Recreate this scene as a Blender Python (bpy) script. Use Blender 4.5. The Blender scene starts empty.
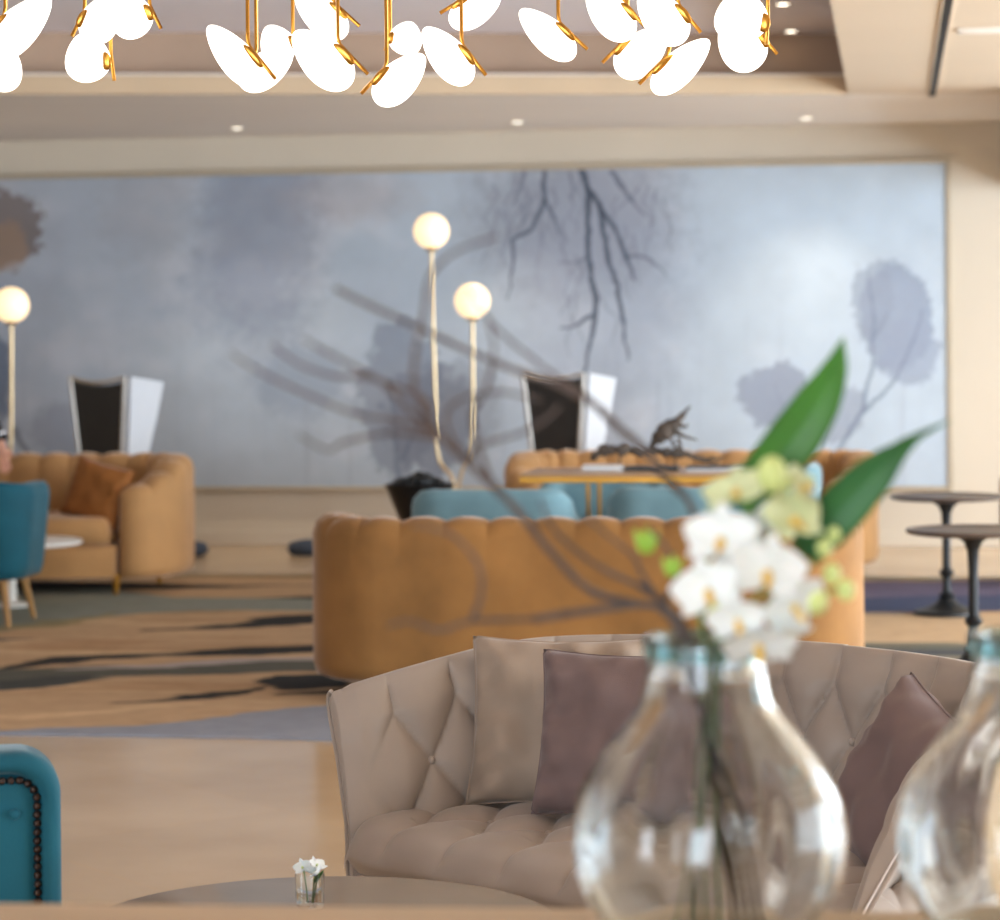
import bpy, bmesh, math, random
import numpy as np
from mathutils import Matrix, Vector, Euler
random.seed(7)
rng = np.random.default_rng(5)
PI = math.pi
SC = bpy.context.scene
COL = SC.collection

# ------------------------------------------------------------------ camera
F, HX, HY, CH = 2700.0, 500.0, 330.0, 1.5      # focal length (px of 1000), principal point, eye height
YAW, ROLL = math.radians(8.28), 0.0090
FW = Vector((-math.sin(YAW), math.cos(YAW), 0)); RT = Vector((math.cos(YAW), math.sin(YAW), 0))
cd = bpy.data.cameras.new('camera'); cam = bpy.data.objects.new('camera', cd); COL.objects.link(cam)
cd.sensor_width = 36; cd.sensor_fit = 'HORIZONTAL'; cd.lens = F / 1000 * 36
cd.shift_y = -(460 - HY) / 1000
cam.matrix_world = Matrix.Translation((0, 0, CH)) @ (Matrix.Rotation(YAW, 4, 'Z') @ Matrix.Rotation(PI / 2, 4, 'X') @ Matrix.Rotation(-ROLL, 4, 'Z'))
cd.clip_start = .05; cd.clip_end = 200
cd.dof.use_dof = True; cd.dof.focus_distance = 5.75; cd.dof.aperture_fstop = 4.3
SC.camera = cam

def ray(px, py):
    u, v = px - HX, py - HY
    return (u * math.cos(ROLL) - v * math.sin(ROLL)) / F, (v * math.cos(ROLL) + u * math.sin(ROLL)) / F
def cw(lat, d, z=0.0):
    p = FW * d + RT * lat
    return Vector((p.x, p.y, z))
def W(px, py, d):
    a, b = ray(px, py)
    return cw(a * d, d, CH - b * d)
def Wz(px, py, z):
    a, b = ray(px, py)
    return W(px, py, (CH - z) / b)
def WY(px, py, Y):
    a, b = ray(px, py)
    return W(px, py, Y / (FW.y + a * RT.y))

# ------------------------------------------------------------------ materials
def lin(c):
    return tuple(((x / 255) / 12.92 if x / 255 <= .04045 else ((x / 255 + .055) / 1.055) ** 2.4) for x in c)
MATS = {}
def mat(name, rgb, rough=.5, metal=0, sheen=0, var=.12, scale=6, bump=0, bscale=80, coat=0, spec=.5, stretch=None, emit=None, es=0, sss=0):
    m = bpy.data.materials.new(name); m.use_nodes = True
    nt = m.node_tree; b = nt.nodes['Principled BSDF']
    c = lin(rgb)
    tc = nt.nodes.new('ShaderNodeTexCoord')
    src = tc.outputs['Object']
    if stretch:
        mp = nt.nodes.new('ShaderNodeMapping'); mp.inputs['Scale'].default_value = stretch
        nt.links.new(src, mp.inputs[0]); src = mp.outputs[0]
    n = nt.nodes.new('ShaderNodeTexNoise'); n.inputs['Scale'].default_value = scale; n.inputs['Detail'].default_value = 5
    nt.links.new(src, n.inputs['Vector'])
    r = nt.nodes.new('ShaderNodeValToRGB')
    r.color_ramp.elements[0].position = .3; r.color_ramp.elements[1].position = .7
    r.color_ramp.elements[0].color = tuple(x * (1 - var) for x in c) + (1,)
    r.color_ramp.elements[1].color = tuple(min(1, x * (1 + var)) for x in c) + (1,)
    nt.links.new(n.outputs['Fac'], r.inputs[0]); nt.links.new(r.outputs[0], b.inputs['Base Color'])
    b.inputs['Roughness'].default_value = rough; b.inputs['Metallic'].default_value = metal
    b.inputs['Specular IOR Level'].default_value = spec
    if sheen:
        b.inputs['Sheen Weight'].default_value = sheen; b.inputs['Sheen Roughness'].default_value = .35
        b.inputs['Sheen Tint'].default_value = tuple(min(1, x * .5 + .45) for x in c) + (1,)
    if coat: b.inputs['Coat Weight'].default_value = coat; b.inputs['Coat Roughness'].default_value = .12
    if sss:
        b.inputs['Subsurface Weight'].default_value = sss; b.inputs['Subsurface Radius'].default_value = (.01, .006, .004)
    if bump:
        n2 = nt.nodes.new('ShaderNodeTexNoise'); n2.inputs['Scale'].default_value = bscale
        nt.links.new(src, n2.inputs['Vector'])
        bp = nt.nodes.new('ShaderNodeBump'); bp.inputs['Strength'].default_value = bump; bp.inputs['Distance'].default_value = .003
        nt.links.new(n2.outputs['Fac'], bp.inputs['Height']); nt.links.new(bp.outputs[0], b.inputs['Normal'])
    if emit:
        b.inputs['Emission Color'].default_value = lin(emit) + (1,); b.inputs['Emission Strength'].default_value = es
    MATS[name] = m
    return m
def painted(name, rough=.6, bump=.0, spec=.3):
    m = bpy.data.materials.new(name); m.use_nodes = True
    nt = m.node_tree; b = nt.nodes['Principled BSDF']
    a = nt.nodes.new('ShaderNodeVertexColor'); a.layer_name = 'Col'
    nt.links.new(a.outputs['Color'], b.inputs['Base Color'])
    b.inputs['Roughness'].default_value = rough; b.inputs['Specular IOR Level'].default_value = spec
    if bump:
        n2 = nt.nodes.new('ShaderNodeTexNoise'); n2.inputs['Scale'].default_value = 150
        tc = nt.nodes.new('ShaderNodeTexCoord'); nt.links.new(tc.outputs['Object'], n2.inputs['Vector'])
        bp = nt.nodes.new('ShaderNodeBump'); bp.inputs['Strength'].default_value = bump; bp.inputs['Distance'].default_value = .004
        nt.links.new(n2.outputs['Fac'], bp.inputs['Height']); nt.links.new(bp.outputs[0], b.inputs['Normal'])
    return m
def glass(name, rgb, rough=0.0, ior=1.45, absorb=None, dens=0):
    m = bpy.data.materials.new(name); m.use_nodes = True
    nt = m.node_tree; b = nt.nodes['Principled BSDF']
    b.inputs['Base Color'].default_value = lin(rgb) + (1,)
    b.inputs['Transmission Weight'].default_value = 1; b.inputs['Roughness'].default_value = rough
    b.inputs['IOR'].default_value = ior
    if absorb:
        v = nt.nodes.new('ShaderNodeVolumeAbsorption'); v.inputs['Color'].default_value = lin(absorb) + (1,)
        v.inputs['Density'].default_value = dens
        nt.links.new(v.outputs[0], nt.nodes['Material Output'].inputs['Volume'])
    return m

M_wall = mat('plaster', (208, 198, 182), .8, var=.03, scale=1.5, bump=.05)
M_ceil = mat('ceiling_paint', (216, 198, 174), .85, var=.02, scale=1)
M_ceil2 = mat('ceiling_recess_paint', (240, 234, 240), .85, var=.02, scale=1)
M_ceil3 = mat('ceiling_soffit_paint', (238, 230, 220), .85, var=.02, scale=1)
M_fascia = mat('bronze_fascia', (178, 152, 130), .6, var=.06, scale=2)
M_lip = mat('lip_paint', (205, 180, 148), .7, var=.04, scale=2)
M_must = mat('mustard_velvet', (142, 102, 57), .8, sheen=1.0, var=.32, scale=2.4, bump=.15, bscale=300, spec=.25)
M_must_lit = mat('mustard_velvet_lit', (184, 140, 92), .8, sheen=1.0, var=.16, scale=2.4, bump=.15, bscale=300, spec=.25)  # same velvet as the mustard, window light put into the colour
M_beige = mat('beige_satin_velvet', (160, 147, 137), .45, sheen=.4, var=.06, scale=5, bump=.05, bscale=500, spec=.35)
M_mauve = mat('mauve_linen', (116, 98, 96), .85, sheen=.3, var=.08, scale=10, bump=.4, bscale=500, spec=.2)
M_taupe = mat('taupe_linen', (160, 143, 128), .85, sheen=.3, var=.06, scale=8, bump=.3, bscale=400, spec=.2)
M_teal = mat('teal_velvet', (20, 82, 98), .75, sheen=.5, var=.22, scale=4, bump=.2, bscale=300, spec=.25)
M_lteal = mat('pale_teal_velvet', (112, 148, 160), .72, sheen=.7, var=.2, scale=4, bump=.2, bscale=300, spec=.25)
M_brass = mat('brass', (206, 150, 66), .28, metal=1, var=.06)
M_pbrass = mat('pale_brass', (214, 190, 150), .35, metal=1, var=.05)
M_oak = mat('oak_leg', (170, 128, 74), .5, var=.15, scale=4, stretch=(8, 8, 1))
M_iron = mat('black_iron', (40, 43, 46), .45, metal=.6, var=.2, scale=12, bump=.1)
M_ironwood = mat('dark_table_top', (74, 62, 56), .38, var=.2, scale=5)
M_black = mat('black_lacquer', (16, 16, 18), .35, var=.1)
M_char = mat('charcoal_leather', (40, 38, 37), .6, var=.15, bump=.1)
M_silver = mat('silver_trim', (200, 196, 190), .35, metal=.8, var=.05)
M_cream = mat('cream_leather', (206, 212, 220), .5, var=.03)
M_white = mat('white_lacquer', (225, 222, 216), .35, var=.02)
M_bark = mat('twig_bark', (86, 74, 70), .85, var=.25, scale=20, bump=.3)
M_drift = mat('driftwood', (78, 68, 60), .8, var=.45, scale=14, bump=.4)
M_leaf = mat('leaf_green', (50, 108, 26), .5, var=.2, scale=10, stretch=(1, 1, 1), spec=.5)
M_leaf2 = mat('deep_leaf_green', (30, 90, 36), .55, var=.2, scale=10, spec=.5)
M_stem = mat('stem_green', (96, 140, 66), .5, var=.2, scale=12)
M_petal = mat('white_petal', (222, 227, 226), .6, var=.02, scale=12, sss=.2)
M_gpetal = mat('green_white_petal', (206, 214, 168), .6, var=.08, scale=14, sss=.2)
M_lipy = mat('yellow_lip', (222, 186, 92), .6, var=.25, scale=40)
M_bud = mat('green_bud', (196, 208, 132), .55, var=.15, scale=30)
M_counter = mat('counter_wood', (184, 158, 124), .45, var=.10, scale=3, stretch=(1, 6, 6))
M_stone = mat('table_stone', (176, 166, 154), .16, var=.10, scale=4, spec=.5)
M_dark = mat('dark_void', (22, 20, 20), .8, var=.05)
M_nail = mat('dark_nailhead', (58, 44, 38), .4, metal=.7, var=.1)
M_skin = mat('skin', (206, 152, 128), .5, var=.06, scale=20, sss=.1)
M_shirt = mat('black_jersey', (22, 22, 26), .85, var=.1)
M_stripe = mat('white_stripe', (220, 220, 222), .8, var=.03)
M_hair = mat('dark_hair', (36, 26, 22), .6, var=.3, scale=30)
M_pouf = mat('blue_grey_fabric', (58, 68, 84), .9, var=.15)
M_shade = mat('opal_glass_lit', (255, 250, 240), .35, var=.0, emit=(255, 247, 236), es=2.0)
M_globe = mat('opal_globe_lit', (255, 236, 205), .35, var=.0, emit=(255, 220, 168), es=1.0)
M_led = mat('downlight_lit', (255, 246, 230), .4, var=.0, emit=(255, 240, 215), es=6)
M_vase = glass('aqua_glass', (253, 255, 255), 0, 1.46, (50, 165, 185), 13.0)
M_rim = glass('deep_aqua_glass', (200, 225, 225), 0, 1.46, (30, 120, 128), 26.0)
M_clear = glass('clear_glass', (250, 253, 252), 0, 1.45)
M_sofa_refl = mat('sofa_reflection_top', (190, 150, 106), .3, var=.05)  # base colour stands in for the far sofa's reflection in the top
M_shoot = mat('fresh_shoot', (150, 190, 60), .5, var=.15, scale=30)
M_mural = painted('mural_print', .7)
M_carpet = painted('carpet_pile', .95, bump=.5, spec=.1)

# stone floor: large honed tiles with thin joints
M_floor = bpy.data.materials.new('honed_stone_floor'); M_floor.use_nodes = True
def _floor():
    nt = M_floor.node_tree; b = nt.nodes['Principled BSDF']; L = nt.links.new
    tc = nt.nodes.new('ShaderNodeTexCoord')
    mp = nt.nodes.new('ShaderNodeMapping'); mp.inputs['Rotation'].default_value = (0, 0, math.radians(45)); L(tc.outputs['Object'], mp.inputs[0])
    n = nt.nodes.new('ShaderNodeTexNoise'); n.inputs['Scale'].default_value = 1.4; n.inputs['Detail'].default_value = 8; L(tc.outputs['Object'], n.inputs['Vector'])
    r = nt.nodes.new('ShaderNodeValToRGB'); r.color_ramp.elements[0].position = .3; r.color_ramp.elements[1].position = .72
    r.color_ramp.elements[0].color = lin((186, 158, 124)) + (1,); r.color_ramp.elements[1].color = lin((208, 182, 148)) + (1,)
    L(n.outputs['Fac'], r.inputs[0])
    br = nt.nodes.new('ShaderNodeTexBrick'); br.offset = 0; br.inputs['Scale'].default_value = 1
    br.inputs['Brick Width'].default_value = .9; br.inputs['Row Height'].default_value = .9; br.inputs['Mortar Size'].default_value = .004
    br.inputs['Color1'].default_value = (1, 1, 1, 1); br.inputs['Color2'].default_value = (.94, .94, .94, 1); br.inputs['Mortar'].default_value = (1.0, .96, .9, 1)
    L(mp.outputs[0], br.inputs['Vector'])
    mx = nt.nodes.new('ShaderNodeMixRGB'); mx.blend_type = 'MULTIPLY'; mx.inputs[0].default_value = 1
    L(r.outputs[0], mx.inputs[1]); L(br.outputs['Color'], mx.inputs[2]); L(mx.outputs[0], b.inputs['Base Color'])
    b.inputs['Roughness'].default_value = .2; b.inputs['Specular IOR Level'].default_value = .5
_floor()

# ------------------------------------------------------------------ geometry helper
class G:
    def __init__(s): s.V = []; s.F = []
    def add(s, V, Fc, mx=None):
        o = len(s.V)
        s.V += [tuple(mx @ Vector(v)) if mx is not None else tuple(v) for v in V]
        s.F += [tuple(i + o for i in f) for f in Fc]
        return s
    def grid(s, rows, cu=False, cv=False, mx=None):
        nr, nc = len(rows), len(rows[0]); V = [p for r in rows for p in r]; Fc = []
        for i in range(nr if cv else nr - 1):
            for j in range(nc if cu else nc - 1):
                a, b = i, (i + 1) % nr; c, d = j, (j + 1) % nc
                Fc.append((a * nc + c, a * nc + d, b * nc + d, b * nc + c))
        return s.add(V, Fc, mx)
    def tube(s, pts, r, n=10, cap=True):
        pts = [Vector(p) for p in pts]; m = len(pts)
        if not hasattr(r, '__len__'): r = [r] * m
        rows = []; ref = None
        for i in range(m):
            t = (pts[min(i + 1, m - 1)] - pts[max(i - 1, 0)])
            t = t.normalized() if t.length > 1e-9 else Vector((0, 0, 1))
            if ref is None: ref = t.orthogonal().normalized()
            a = (ref - t * ref.dot(t))
            a = a.normalized() if a.length > 1e-6 else t.orthogonal().normalized()
            ref = a; b = t.cross(a)
            rows.append([pts[i] + (a * math.cos(2 * PI * k / n) + b * math.sin(2 * PI * k / n)) * r[i] for k in range(n)])
        o = len(s.V); s.grid(rows, cu=True)
        if cap:
            s.F.append(tuple(o + k for k in range(n))[::-1]); s.F.append(tuple(o + (m - 1) * n + k for k in range(n)))
        return s
    def lathe(s, prof, n=32, mx=None, closed=False, wob=None):
        rows = [[(r * math.cos(2 * PI * k / n) * (wob(2 * PI * k / n, z) if wob else 1), r * math.sin(2 * PI * k / n) * (wob(2 * PI * k / n, z) if wob else 1), z) for k in range(n)] for r, z in prof]
        return s.grid(rows, cu=True, cv=closed, mx=mx)
    def box(s, c, d, bev=0.0, mx=None, seg=2):
        bm = bmesh.new(); bmesh.ops.create_cube(bm, size=1)
        for v in bm.verts: v.co = Vector((v.co.x * d[0], v.co.y * d[1], v.co.z * d[2]))
        if bev: bmesh.ops.bevel(bm, geom=bm.edges[:], offset=bev, segments=seg, affect='EDGES', profile=.5)
        bm.verts.index_update()
        V = [tuple(v.co + Vector(c)) for v in bm.verts]; Fc = [tuple(v.index for v in f.verts) for f in bm.faces]; bm.free()
        return s.add(V, Fc, mx)
    def ball(s, c, r, n=20, mx=None):
        if not hasattr(r, '__len__'): r = (r, r, r)
        m = n // 2
        rows = [[(c[0] + r[0] * math.sin(PI * i / m) * math.cos(2 * PI * k / n), c[1] + r[1] * math.sin(PI * i / m) * math.sin(2 * PI * k / n), c[2] - r[2] * math.cos(PI * i / m)) for k in range(n)] for i in range(m + 1)]
        return s.grid(rows, cu=True, mx=mx)
    def poly(s, outline, z0, z1, mx=None):
        n = len(outline)
        V = [(x, y, z0) for x, y in outline] + [(x, y, z1) for x, y in outline]
        Fc = [(i, (i + 1) % n, n + (i + 1) % n, n + i) for i in range(n)] + [tuple(range(n))[::-1], tuple(range(n, 2 * n))]
        return s.add(V, Fc, mx)
    def build(s, name, m, parent=None, off=None, smooth=True, ang=40):
        me = bpy.data.meshes.new(name)
        V = s.V if off is None else [(v[0] - off[0], v[1] - off[1], v[2] - off[2]) for v in s.V]
        me.from_pydata(V, [], s.F)
        bm = bmesh.new(); bm.from_mesh(me)
        bmesh.ops.remove_doubles(bm, verts=bm.verts, dist=1e-6)
        bmesh.ops.recalc_face_normals(bm, faces=bm.faces)
        if smooth:
            for f in bm.faces: f.smooth = True
            for e in bm.edges:
                if len(e.link_faces) == 2 and e.calc_face_angle(0) > math.radians(ang): e.smooth = False
        bm.to_mesh(me); bm.free()
        me.materials.append(m)
        o = bpy.data.objects.new(name, me); COL.objects.link(o)
        if parent: o.parent = parent
        return o
def tag(o, label=None, cat=None, group=None, kind=None):
    if label: o['label'] = label
    if cat: o['category'] = cat
    if group: o['group'] = group
    if kind: o['kind'] = kind
    return o
def thing(name, label, cat, loc=(0, 0, 0), rot=0, group=None):
    o = bpy.data.objects.new(name, None); COL.objects.link(o)
    o.location = loc; o.rotation_euler = (0, 0, rot); o.empty_display_size = .1
    return tag(o, label, cat, group)
def dup(root, loc, rot, label, group=None):
    def cp(o, p):
        c = o.copy(); COL.objects.link(c)
        if p: c.parent = p
        for ch in list(o.children): cp(ch, c)
        return c
    r = cp(root, None); r.location = loc; r.rotation_euler = (0, 0, rot); r['label'] = label
    if group: r['group'] = group
    return r
def solidify(o, t, off=0):
    m = o.modifiers.new('thick', 'SOLIDIFY'); m.thickness = t; m.offset = off
    return o
def struct(name, g, m, smooth=False):
    return tag(g.build(name, m, smooth=smooth), kind='structure')
def spline(P, n):
    """Catmull-Rom through points, n samples"""
    P = [np.array(p, float) for p in P]; Q = [2 * P[0] - P[1]] + P + [2 * P[-1] - P[-2]]
    out = []; k = len(P) - 1
    for i in range(n):
        t = i / (n - 1) * k; j = min(int(t), k - 1); u = t - j
        a, b, c, d = Q[j], Q[j + 1], Q[j + 2], Q[j + 3]
        out.append(.5 * ((2 * b) + (c - a) * u + (2 * a - 5 * b + 4 * c - d) * u * u + (3 * b - a - 3 * c + d) * u ** 3))
    return out
def resample(P, n):
    P = np.array(P, float); s = np.concatenate([[0], np.cumsum(np.linalg.norm(np.diff(P, axis=0), axis=1))])
    t = np.linspace(0, s[-1], n)
    return np.stack([np.interp(t, s, P[:, k]) for k in range(P.shape[1])], 1), t

# numpy value noise for painted patterns
def vnoise(x, y, seed=0):
    r = np.random.default_rng(seed); T = r.random((256, 256))
    xi = np.floor(x).astype(int); yi = np.floor(y).astype(int); fx = x - xi; fy = y - yi
    fx = fx * fx * (3 - 2 * fx); fy = fy * fy * (3 - 2 * fy)
    g = lambda a, b: T[a % 256, b % 256]
    return (g(xi, yi) * (1 - fx) + g(xi + 1, yi) * fx) * (1 - fy) + (g(xi, yi + 1) * (1 - fx) + g(xi + 1, yi + 1) * fx) * fy
def fbm(x, y, seed=0, o=4):
    v = 0; a = .5; t = 0
    for k in range(o):
        v = v + a * vnoise(x * 2 ** k, y * 2 ** k, seed + k); t += a; a *= .55
    return v / t
def sst(e0, e1, x):
    t = np.clip((x - e0) / (e1 - e0), 0, 1); return t * t * (3 - 2 * t)
def segdist(X, Y, pts, widths):
    """min over segments of (distance - half width) along a tapering polyline"""
    D = np.full(X.shape, 1e9)
    if not hasattr(widths, '__len__'): widths = [widths] * len(pts)
    for (p, q, a, b) in zip(pts[:-1], pts[1:], widths[:-1], widths[1:]):
        dx, dy = q[0] - p[0], q[1] - p[1]; L = dx * dx + dy * dy + 1e-9
        t = np.clip(((X - p[0]) * dx + (Y - p[1]) * dy) / L, 0, 1)
        D = np.minimum(D, np.hypot(X - p[0] - t * dx, Y - p[1] - t * dy) - (a + (b - a) * t) / 2)
    return D
def mixc(C, rgb, w):
    c = np.array(lin(rgb)); return C * (1 - w[..., None]) + c * w[..., None]
def painted_grid(name, P, C, m, parent=None, off=(0, 0, 0), thick=None):
    """P: (nr,nc,3) vertex positions, C: (nr,nc,3) linear colours"""
    nr, nc = P.shape[:2]
    V = (P - np.array(off)).reshape(-1, 3)
    idx = np.arange(nr * nc).reshape(nr, nc)
    Fc = np.stack([idx[:-1, :-1], idx[:-1, 1:], idx[1:, 1:], idx[1:, :-1]], -1).reshape(-1, 4)
    me = bpy.data.meshes.new(name); me.from_pydata(V.tolist(), [], Fc.tolist())
    ca = me.color_attributes.new('Col', 'FLOAT_COLOR', 'POINT')
    ca.data.foreach_set('color', np.concatenate([C.reshape(-1, 3), np.ones((nr * nc, 1))], 1).astype(np.float32).ravel())
    me.materials.append(m)
    o = bpy.data.objects.new(name, me); COL.objects.link(o)
    if parent: o.parent = parent
    if thick: solidify(o, thick, -1)
    return o

# ------------------------------------------------------------------ the room
WY0 = 18.6; ZC = 2.88; ZU = 3.26; YB = 15.45; XR = -.25
XL, XW, YF = -10.0, 5.0, -4.0
struct('floor', G().box(((XL + XW) / 2, (YF + WY0) / 2, -.05), (XW - XL, WY0 - YF, .1)), M_floor)
struct('wall_back', G().box(((XL + XW) / 2, WY0 + .1, 1.7), (XW - XL + .4, .2, 3.6)), M_wall)
struct('wall_left', G().box((XL - .1, (YF + WY0) / 2, 1.7), (.2, WY0 - YF, 3.6)), M_wall)
g = G()          # right wall: piers and a lintel round tall window openings
g.box((XW + .1, (YF + WY0) / 2, 2.95), (.2, WY0 - YF, .6))
for y, ww in ((-.2, 7.6), (6.2, .5), (11.2, .5), (15.3, .5)): g.box((XW + .1, y, 1.4), (.2, ww, 2.8))
g.box((XW + .1, 17.9, 1.4), (.2, 1.4, 2.8))
struct('wall_right', g, M_wall)
g = G()          # window wall behind the camera
for x, ww in ((-8, 4.0), (-3.6, 1.6), (1.35, 5.1)): g.box((x, YF - .1, 1.4), (ww, .2, 2.8)) if x < 1 else g.box((2.6, YF - .1, 1.4), (4.8, .2, 2.8))
g.box(((XL + XW) / 2, YF - .1, 3.05), (XW - XL, .2, .6))
struct('wall_front', g, M_wall)
struct('baseboard_back', G().box(((XL + XW) / 2, WY0 - .008, .05), (XW - XL, .016, .1), .004), M_wall)
# ceiling: soffit strip by the wall, warm field to the right, raised recess with a lip
YE = lambda x: 16.13 + .251 * (x - XR)         # the recess edge runs slightly askew to the wall
XA = XL + 1.2
struct('ceiling', G().poly([(XR, YF), (XW, YF), (XW, 17.2), (XR, YE(XR))], ZC, ZC + .12).poly([(XL, YF), (XA, YF), (XA, YE(XA)), (XL, YE(XL))], ZC, ZC + .12).box(((XA + XR) / 2, YF + 1, ZC + .06), (XR - XA, 2, .12)), M_ceil)
struct('ceiling_soffit', G().poly([(XL, YE(XL)), (XA, YE(XA)), (XR, YE(XR)), (XW, 17.2), (XW, WY0), (XL, WY0)], ZC, ZC + .12), M_ceil3)
struct('ceiling_recess', G().box(((XL + XW) / 2, (YF + WY0) / 2, ZU + .05), (XW - XL + .4, WY0 - YF + .4, .1)), M_ceil2)
def strip(y0, t, z0, z1, x0, x1):
    return G().poly([(x0, YE(x0) + y0), (x1, YE(x1) + y0), (x1, YE(x1) + y0 + t), (x0, YE(x0) + y0 + t)], z0, z1)
struct('trim_1', strip(-.02, .04, ZC - .002, ZC + .105, XL, XR), M_lip)
struct('trim_2', strip(.22, .04, ZC + .12, ZU, XL - .1, XR + .2), M_fascia)
struct('trim_3', G().box((XR + .2, (YF + 16.2) / 2, (ZC + ZU) / 2 + .06), (.04, 16.4 - YF, ZU - ZC - .1)), M_fascia)
struct('shade_beam', G().box((1.05, 17.2, 2.66), (.4, 2.8, .5)), M_ceil)  # unseen beam, added to shade the upper right wall corner
# slot air diffuser in the right ceiling field
a = Wz(932, 96, ZC); sl = thing('slot_diffuser', 'long black linear air slot in the beige ceiling at upper right', 'air vent', (a.x, a.y - 3, ZC))
G().box((0, 0, -.002), (.038, 5.9, .012), .002).build('slot', M_dark, sl); G().box((-.023, 0, -.003), (.008, 5.9, .01), .002).box((.023, 0, -.003), (.008, 5.9, .01), .002).build('frame', M_ceil, sl)
b = Wz(990, 29, ZC); v = thing('ceiling_grille', 'small pale grille on the ceiling right of the black air slot', 'air vent', b)
G().box((0, 0, -.006), (.3, .12, .014), .004).build('frame', M_white, v); G().box((0, -.03, -.012), (.26, .02, .008)).box((0, .0, -.012), (.26, .02, .008)).box((0, .03, -.012), (.26, .02, .008)).build('slats', M_ceil3, v)

# ------------------------------------------------------------------ mural
def mural():
    tl = WY(-260, 176, WY0); br = WY(948, 482, WY0)
    x0, x1 = tl.x, br.x; z0, z1 = .415, 2.605
    root = thing('wall_mural', 'huge framed watercolour wall panel of misty blue grey trees behind the sofas', 'wall art', ((x0 + x1) / 2, WY0, z0))
    nx, nz = 900, 260
    xs = np.linspace(x0, x1, nx); zs = np.linspace(z0, z1, nz)
    XX, ZZ = np.meshgrid(xs, zs)
    # motif coordinates: 1000-wide layout of the artwork
    dd = XX * FW.x + (WY0 - .05) * FW.y; la = XX * RT.x + (WY0 - .05) * RT.y
    A = la / dd * F; B = (CH - ZZ) / dd * F
    U = A * math.cos(ROLL) + B * math.sin(ROLL) + HX; V = B * math.cos(ROLL) - A * math.sin(ROLL) + HY
    n1 = fbm(U / 90, V / 70, 1); n2 = fbm(U / 30, V / 26, 2); n3 = fbm(U / 160 + 9, V / 260, 3); n4 = fbm(U / 9, V / 8, 4, 3); n5 = fbm(U / 4.5, V / 5, 14, 3)
    C = np.zeros(U.shape + (3,)) + np.array(lin((174, 187, 202)))
    C = mixc(C, (196, 203, 214), sst(.45, .75, n1) * .7)
    C = mixc(C, (150, 160, 182), sst(.5, .8, n3) * .5)
    C = mixc(C, (152, 150, 160), sst(330, -120, U) * .45)  # left end darkened in the colour, away from the daylight
    C = mixc(C, (190, 207, 222), sst(600, 800, U) * .6)  # right end lightened in the colour, as daylight from the right
    def blob(cx, cy, rx, ry, rgb, w, rag=.75, soft=.12, seed=0):
        nonlocal C
        dx = (U - cx) / rx; dy = (V - cy) / ry
        r = np.hypot(dx, dy) + (fbm(U / 14 + seed, V / 14, seed + 20) - .5) * rag + (n4 - .5) * rag * .5
        C = mixc(C, rgb, sst(1 + soft, 1 - soft, r + (n5 - .5) * rag * .35) * w)
    # broad washes
    blob(258, 215, 62, 130, (128, 136, 156), .62, .55, .45, 1)
    blob(240, 300, 70, 40, (126, 142, 168), .35, .6, .4, 2)
    blob(150, 200, 45, 60, (148, 148, 156), .4, .6, .5, 3)
    blob(575, 215, 95, 75, (132, 136, 150), .75, .5, .5, 4)
    blob(600, 290, 80, 130, (150, 158, 176), .5, .6, .5, 5)
    blob(350, 195, 60, 25, (156, 146, 148), .4, .6, .6, 6)
    blob(300, 380, 46, 34, (128, 142, 166), .45, .6, .25, 7)
    # misty crowns
    blob(400, 400, 40, 76, (112, 122, 142), .62, .55, .10, 8)
    blob(432, 420, 46, 52, (112, 120, 138), .75, .55, .12, 9)
    blob(470, 400, 30, 40, (132, 140, 156), .5, .6, .2, 10)
    blob(896, 318, 38, 54, (140, 152, 174), .85, .4, .06, 11)
    blob(872, 300, 20, 42, (142, 154, 174), .7, .5, .08, 12)
    blob(910, 352, 30, 32, (146, 158, 180), .75, .5, .1, 13)
    blob(778, 396, 38, 34, (142, 152, 172), .85, .5, .07, 14)
    blob(836, 412, 30, 30, (150, 160, 178), .75, .5, .1, 15)
    blob(640, 470, 60, 26, (170, 182, 200), .4, .5, .3, 16)
    blob(8, 226, 36, 38, (112, 100, 96), .8, .8, .08, 17)
    blob(4, 246, 24, 24, (160, 134, 112), .6, .5, .2, 18)
    blob(-6, 380, 16, 44, (92, 104, 126), .8, .6, .15, 19)
    blob(62, 430, 40, 24, (132, 138, 154), .6, .6, .3, 20)
    blob(-120, 330, 60, 90, (124, 134, 154), .7, .5, .15, 21)
    # drips
    C = mixc(C, (150, 158, 176), sst(.55, .8, fbm(U / 7, V / 220, 31)) * sst(260, 420, V) * .35)
    # branches
    def br_(pts, w, rgb=(64, 74, 90), k=.9):
        nonlocal C
        jx = (fbm(U / 11, V / 11, 41) - .5) * 5; jy = (fbm(U / 11, V / 11, 42) - .5) * 5
        C = mixc(C, rgb, sst(1.3, -1.0, segdist(U + jx, V + jy, pts, w)) * k)
    br_([(582, 170), (588, 196), (588, 258), (596, 300), (592, 335), (584, 375)], [7, 6, 5, 5, 4, 2])
    br_([(588, 190), (600, 206), (606, 250), (618, 292), (624, 330), (628, 360)], [6, 5, 4, 4, 2.5, 1.5])
    br_([(600, 206), (614, 228), (626, 256), (634, 280)], [5, 4, 4, 2])
    br_([(626, 256), (650, 258), (668, 275)], [3, 2.5, 1], k=.6)
    br_([(544, 170), (545, 200), (532, 228), (512, 240), (514, 262), (508, 300)], [5, 4.5, 4, 4, 3, 1], k=.8)
    br_([(545, 200), (553, 215), (560, 236)], [4, 3, 1], k=.8)
    br_([(524, 172), (520, 190), (512, 205)], [4, 3, 1], k=.5)
    br_([(612, 172), (628, 196), (645, 215)], [4, 3, 1], k=.7)
    br_([(588, 258), (576, 262), (560, 262)], [3, 2, 1], k=.5)
    br_([(596, 312), (580, 324), (560, 328)], [4, 3, 1], k=.8)
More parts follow.
